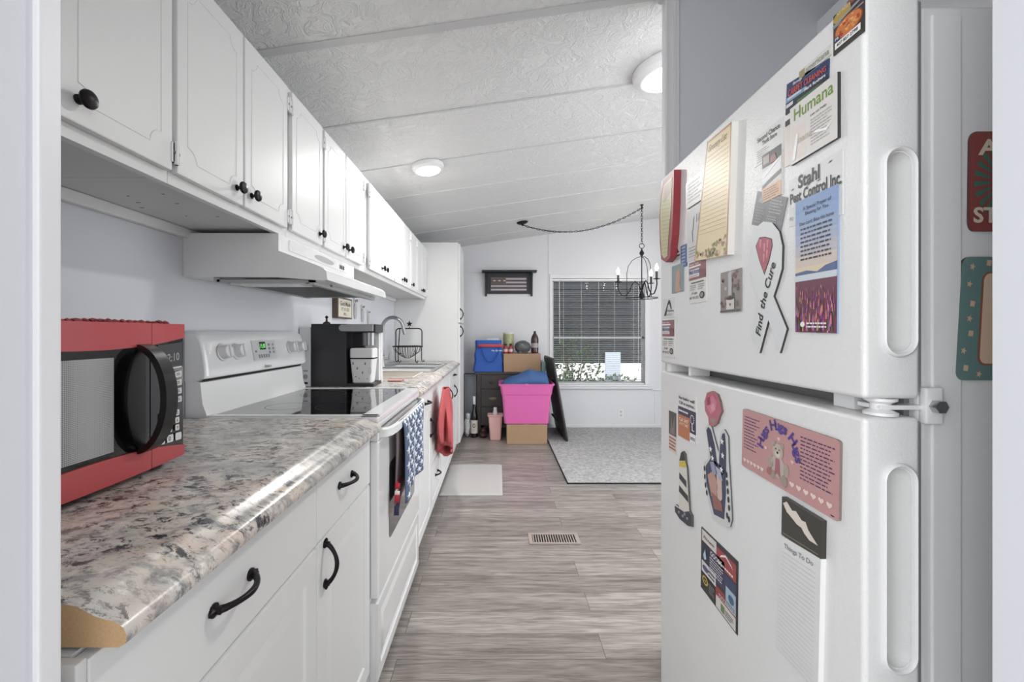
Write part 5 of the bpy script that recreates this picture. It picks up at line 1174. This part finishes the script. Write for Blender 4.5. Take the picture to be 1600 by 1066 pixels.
# wine bottle
t = thing('wine_bottle', (-.27, 4.97, 0), 'tall black wine bottle with white capsule left of the dresser', 'bottle'); wx, wy = -.272, 4.99
MB(mat('black_bottle_glass', '#0c0e12', .08, coat=.5)).lathe([(.036, 0), (.04, .008), (.04, .23), (.036, .26), (.017, .33), (.0145, .39)], (wx, wy, .001)).build('bottle_body', t)
MB(M_wplas).lathe([(.0155, .0), (.0155, .075), (.0165, .076), (.0165, .09), (.0001, .0905)], (wx, wy, .38)).build('capsule', t)
mb = MB(pm('#cfcabf')); mb.lathe([(.0408, .05), (.0408, .2)], (wx, wy, .001)); A = Art((wx-.022, wy-.0355, .19), (wx+.022, wy-.0355, .19), (wx+.022, wy-.0355, .06), (wx-.022, wy-.0355, .06), (0, -1, 0), None, .006, mb=mb); A.poly(circ(.5, .62, .38, .2), pm('#3c3d44'), 1).poly(circ(.5, .62, .24, .13), pm('#b9b6ae'), 2).lines(.15, .1, .85, .35, 3, GR, 1); mb.build('label_wrap', t)
# grey grille crate
t = thing('wire_crate', (-.33, 5.2, 0), 'grey wire mesh crate standing behind the wine bottle', 'crate'); mb = MB(mat('crate_grey', '#8d98a6', .5))
for i in range(9): mb.box(-.40+i*.018, -.396+i*.018, 5.2, 5.205, .05, .70)
for i in range(26): mb.box(-.405, -.255, 5.198, 5.203, .05+i*.025, .054+i*.025)
mb.build('mesh', t); mb = MB(mat('crate_frame', '#3d444c', .5)); mb.tube([(-.405, 5.2, .001), (-.405, 5.2, .7), (-.395, 5.2, .71), (-.262, 5.2, .71), (-.252, 5.2, .7), (-.252, 5.2, .001)], .007, n=8); mb.box(-.41, -.25, 5.21, 5.42, .03, .68, M_gplas); mb.build('frame', t)
tag(MB(mat('white_plastic_bag', '#c3c6c8', .35, bump=1, bscale=30, bdist=.02)).ball((-.355, 5.02, .12), (.042, .06, .115), sub=4, noise=.12).ball((-.345, 5.0, .235), (.03, .03, .045), sub=3, noise=.2).build('shopping_bag', origin=(-.36, 5.02, 0)), 'crumpled white shopping bag on the floor between pantry and wine bottle', 'bag')
tag(MB(mat('shoe_brown', '#3a2722', .5)).ball((-.17, 5.0, .035), (.05, .09, .034), sub=3).ball((-.17, 5.04, .06), (.04, .05, .045), sub=3).build('shoe', origin=(-.17, 5.0, 0)), 'dark brown shoe on the floor under the dresser edge', 'shoe')
# leaning folded table
ft = thing('folded_table', (.72, 5.05, 0), 'dark grey folding table leaning on its edge beside the pink tub', 'table')
def fl(u, v, d):  # u along depth 0..1, v up 0..1, d thickness
    bot = Vector((.755, 4.74, .0)).lerp(Vector((.735, 5.42, .0)), u); top = Vector((.605, 4.78, .89)).lerp(Vector((.585, 5.42, .89)), u)
    nn = Vector((-.98, 0, -.165)); return bot.lerp(top, v)+nn*d+Vector((0, 0, .016))
mb = MB(mat('table_dark_grey', '#3e3f42', .45)); pl = rr(0, 1, 0, 1, .05, 4)
mb.prism(pl, lambda a, b_, d: fl(a, b_, d), -.012, .012); mb.build('tabletop', ft)
mb = MB(mat('table_rim', '#2a2b2d', .4)); mb.tube([fl(a, b_, 0) for a, b_ in pl], .016, n=8, closed=True); mb.build('rim', ft)
for v in (.2, .75):
    MB(M_blackm).tube([fl(.08, v, .03), fl(.1, v+.02, .045), fl(.85, v+.02, .045), fl(.9, v, .03)], .011, n=8).build('leg', ft)
# wall shelf with flag
sh = thing('wall_shelf', (.14, 5.45, 1.66), 'small black wall shelf framing a flag picture on the back wall', 'shelf')
M_shelf = mat('shelf_black', '#1d2024', .5)
MB(M_shelf).box(-.20, .485, YF-.12, YF-.001, 1.955, 1.978, bev=.003).build('shelf_board', sh)
for x in (-.15, .425):
    MB(M_shelf).prism([(YF-.001, 1.66), (YF-.03, 1.66), (YF-.035, 1.75), (YF-.05, 1.8), (YF-.06, 1.9), (YF-.1, 1.9549), (YF-.001, 1.9549)], lambda a, b_, d: (d, a, b_), x-.012, x+.012).build('bracket', sh)
mb = MB(M_shelf); mb.box(-.137, .412, YF-.022, YF-.001, 1.905, 1.954).box(-.137, .412, YF-.022, YF-.001, 1.69, 1.722).box(-.137, -.09, YF-.022, YF-.001, 1.7225, 1.9045).box(.365, .412, YF-.022, YF-.001, 1.7225, 1.9045); mb.build('frame', sh)
A = Art((-.089, YF-.012, 1.904), (.364, YF-.012, 1.904), (.364, YF-.012, 1.7225), (-.089, YF-.012, 1.7225), (0, -1, 0), pm('#3a2f38'), .002)
for i in range(4): A.rect(0, .06+i*.25, 1, .17+i*.25, pm('#b5a8ac'))
A.rect(0, .45, .42, 1, pm('#4a3c3a'), 2)
for x in (.1, .24, .38): A.poly(star(x, .74, .055, k=.45), pm('#d9cdb8'), 3)
A.mb.build('flag_picture', sh, smooth=False, fixn=False)
# outlet
t = thing('wall_outlet', (1.555, YF-.004, .16), 'white duplex outlet low on the back wall under the window', 'outlet')
MB(M_wplas).box(1.52, 1.59, YF-.007, YF-.0005, .12, .235, bev=.002).build('plate', t)
for z in (.155, .2):
    mb = MB(mat('outlet_face', '#c9c9c9', .4)); mb.box(1.54, 1.57, YF-.009, YF-.0068, z-.014, z+.014, bev=.002); 
    for x in (1.548, 1.56): mb.box(x, x+.003, YF-.0096, YF-.0088, z-.005, z+.006, K)
    mb.build('socket', t)
# rug, mat, vent
tag(MB(M_rug).box(.555, 2.95, 3.45, 5.44, .001, .012, bev=.003).box(.548, 2.955, 3.443, 3.451, .001, .011, M_blackm).box(.548, .556, 3.443, 5.44, .001, .011, M_blackm).build('area_rug', origin=(1.7, 4.4, 0)), 'grey area rug with dark edge under the window', 'rug')
mb = MB(M_mat); P0 = [(-.435, 3.20), (.035, 3.20), (.035, 3.93), (-.435, 3.93)]; P1 = [(-.41, 3.225), (.01, 3.225), (.01, 3.905), (-.41, 3.905)]
mb.add([(x, y, .001) for x, y in P0]+[(x, y, .004) for x, y in P0]+[(x, y, .018) for x, y in P1], [(k*4+i, k*4+(i+1) % 4, k*4+4+(i+1) % 4, k*4+4+i) for k in (0, 1) for i in range(4)]+[(0, 3, 2, 1), (8, 9, 10, 11)])
tag(mb.build('kitchen_mat', origin=(-.2, 3.55, 0)), 'light grey cushioned mat on the floor in front of the sink', 'mat')
vt = thing('floor_vent', (.325, 2.53, 0), 'tan metal floor vent set in the plank floor', 'vent')
mb = MB(M_vent)
for a in ((.178, .472, 2.465, 2.482), (.178, .472, 2.58, 2.597), (.178, .20, 2.4825, 2.5795), (.45, .472, 2.4825, 2.5795)): mb.box(a[0], a[1], a[2], a[3], .0005, .005, bev=.001)
mb.build('frame', vt)
mb = MB(M_vent)
for i in range(17): mb.box(.204+i*.0145, .2095+i*.0145, 2.483, 2.579, .0006, .004)
mb.build('louvre', vt); MB(M_dark).box(.2005, .4495, 2.4828, 2.5792, .0002, .0005).build('duct', vt)

# ================================================================== LAMPS
def disc_lamp(x, y, r, h, lab, power):
    zc_ = ceil_z(x); ax = Vector((.145, 0, -1)).normalized(); t = thing('ceiling_lamp', (x, y, zc_), lab, 'ceiling lamp')
    base = Vector((x, y, zc_))+ax*.002
    MB(M_wplas).lathe([(r*.98, 0), (r, h*.25), (r*.97, h*.55), (r*.82, h*.8), (r*.72, h*.82)], base, axis=ax, n=40).build('housing', t)
    MB(M_light).lathe([(r*.715, h*.75), (r*.69, h*.95), (r*.5, h*1.04), (.0001, h*1.07)], base, axis=ax, n=36).build('diffuser', t)
    l = bpy.data.lights.new('lamp_light', 'AREA'); l.shape = 'DISK'; l.size = r*1.3; l.energy = power; l.color = (1, .985, .96)
    o = bpy.data.objects.new('lamp_light', l); o.location = base+ax*(h*1.12)-Vector((x, y, zc_)); o.rotation_euler = ax.to_track_quat('-Z', 'Y').to_euler(); o.parent = t; C.objects.link(o)
disc_lamp(-.457, 2.825, .105, .045, 'round white lit disc lamp on the ceiling above the kitchen aisle', 13)
disc_lamp(.80, 2.08, .155, .065, 'larger round ceiling lamp partly hidden by the partition edge', 18)
# chandelier
hx, hy = 1.55, 4.69; hz = ceil_z(hx); cxx, czz = 1.55, 4.69
ch = thing('chandelier', (hx, hy, 1.56), 'black three-candle chandelier hanging on a swagged chain near the window', 'chandelier')
def link(mb, p, d, roll, L_=.034, w_=.017, r=.0026):
    d = d.normalized(); q = d.to_track_quat('Z', 'Y') @ Matrix.Rotation(roll, 4, 'Z').to_quaternion(); pts = []
    for i in range(14):
        a = 2*PI*i/14; pts.append(Vector(p)+q @ Vector((w_/2*math.cos(a), 0, (L_/2)*math.copysign(abs(math.sin(a))**.8, math.sin(a)))))
    mb.tube(pts, r, n=5, closed=True)
mb = MB(M_iron); z = hz-.03; k = 0
while z > 2.16: link(mb, (hx, hy, z), Vector((0, 0, 1)), (k % 2)*PI/2); z -= .027; k += 1
c0_ = Vector((.262, 4.69, ceil_z(.262)-.03)); c1_ = Vector((hx, hy, hz-.035)); pts = []
N_ = 400
def cat(t): 
    p = c0_.lerp(c1_, t); p.z -= .62*t*(1-t)*1.0+.14*0; return p
# catenary-like sag, lowest nearer the canopy
tt = [cat(i/N_) for i in range(N_+1)]; acc = 0; last = 0; k = 0
for i in range(1, N_+1):
    acc += (tt[i]-tt[i-1]).length
    if acc-last >= .0285: last = acc; link(mb, tt[i], tt[i]-tt[i-1], (k % 2)*PI/2, L_=.036); k += 1
mb.tube([p+Vector((0, .004, 0)) for p in tt[::16]], .0022, n=5)
mb.build('chain', ch)
mb = MB(M_iron); zc_ = ceil_z(.262); mb.lathe([(.062, 0), (.06, .008), (.045, .018), (.015, .026), (.01, .04), (.0001, .041)], (.262, 4.69, zc_-.001), axis=Vector((.145, 0, -1)).normalized()); mb.build('canopy', ch)
mb = MB(M_iron); mb.lathe([(.02, 0), (.018, .006), (.005, .01), (.004, .03), (.0001, .031)], (hx, hy, hz-.001), axis=(0, 0, -1)); mb.tube([(hx, hy, hz-.02), (hx+.014, hy, hz-.035), (hx, hy, hz-.05), (hx-.012, hy, hz-.038)], .004, n=6); mb.build('hook', ch)
mb = MB(M_iron); mb.tube([(hx+.026*math.cos(2*PI*i/20), hy, 2.135+.026*math.sin(2*PI*i/20)) for i in range(20)], .0036, n=6, closed=True)
mb.lathe([(.006, 0), (.008, .02), (.022, .045), (.026, .06), (.016, .075), (.012, .085)], (hx, hy, 2.112), axis=(0, 0, -1), n=12); mb.cyl((hx, hy, 2.05), (hx, hy, 1.62), .006, n=8)
mb.lathe([(.0001, 0), (.02, .012), (.028, .035), (.018, .07), (.008, .1), (.012, .12), (.0001, .135)], (hx, hy, 1.56), n=16)
angs = [math.radians(168), math.radians(288), math.radians(48)]
mb.tube([(hx+.165*math.cos(2*PI*i/36), hy+.165*math.sin(2*PI*i/36), 1.572) for i in range(36)], .0045, n=6, closed=True)
for an in [a+math.radians(0) for a in angs]:
    ca, sa = math.cos(an), math.sin(an)
    mb.tube([(hx+r*ca, hy+r*sa, z) for r, z in ((.008, 2.02), (.05, 2.01), (.10, 1.98), (.14, 1.92), (.155, 1.84), (.155, 1.72), (.15, 1.62), (.16, 1.575))], .0036, n=6)
mb.build('cage', ch)
for an in angs:
    ca, sa = math.cos(an), math.sin(an); R_ = .245
    mb = MB(M_iron); P = [(.012, 1.66), (.03, 1.72), (.07, 1.755), (.10, 1.72), (.125, 1.65), (.165, 1.60), (.205, 1.605), (.235, 1.65), (.25, 1.70), (R_, 1.745)]
    mb.tube([(hx+r*ca, hy+r*sa, z) for r, z in P], .0062, n=8); arm = mb.build('arm', ch)
    c = (hx+R_*ca, hy+R_*sa, 1.745); MB(M_iron).lathe([(.008, 0), (.034, .006), (.036, .010), (.012, .012)], c, n=20).build('drip_pan', ch)
    cd = MB(mat('candle_sleeve', '#3a3a3c', .5)).lathe([(.012, .011), (.012, .085), (.009, .088)], c, n=14).build('candle', ch)
    MB(M_bulb).lathe([(.008, .088), (.015, .103), (.017, .118), (.012, .14), (.005, .158), (.0001, .165)], c, n=14).build('bulb', cd)
    l = bpy.data.lights.new('bulb_light', 'POINT'); l.energy = 1.0; l.color = (1, .95, .88); l.shadow_soft_size = .03
    o = bpy.data.objects.new('bulb_light', l); o.location = Vector((c[0], c[1], c[2]+.2))-Vector(ch.location); o.parent = ch; C.objects.link(o)
for o in list(bpy.data.objects):
    if '_w' in o: del o['_w']
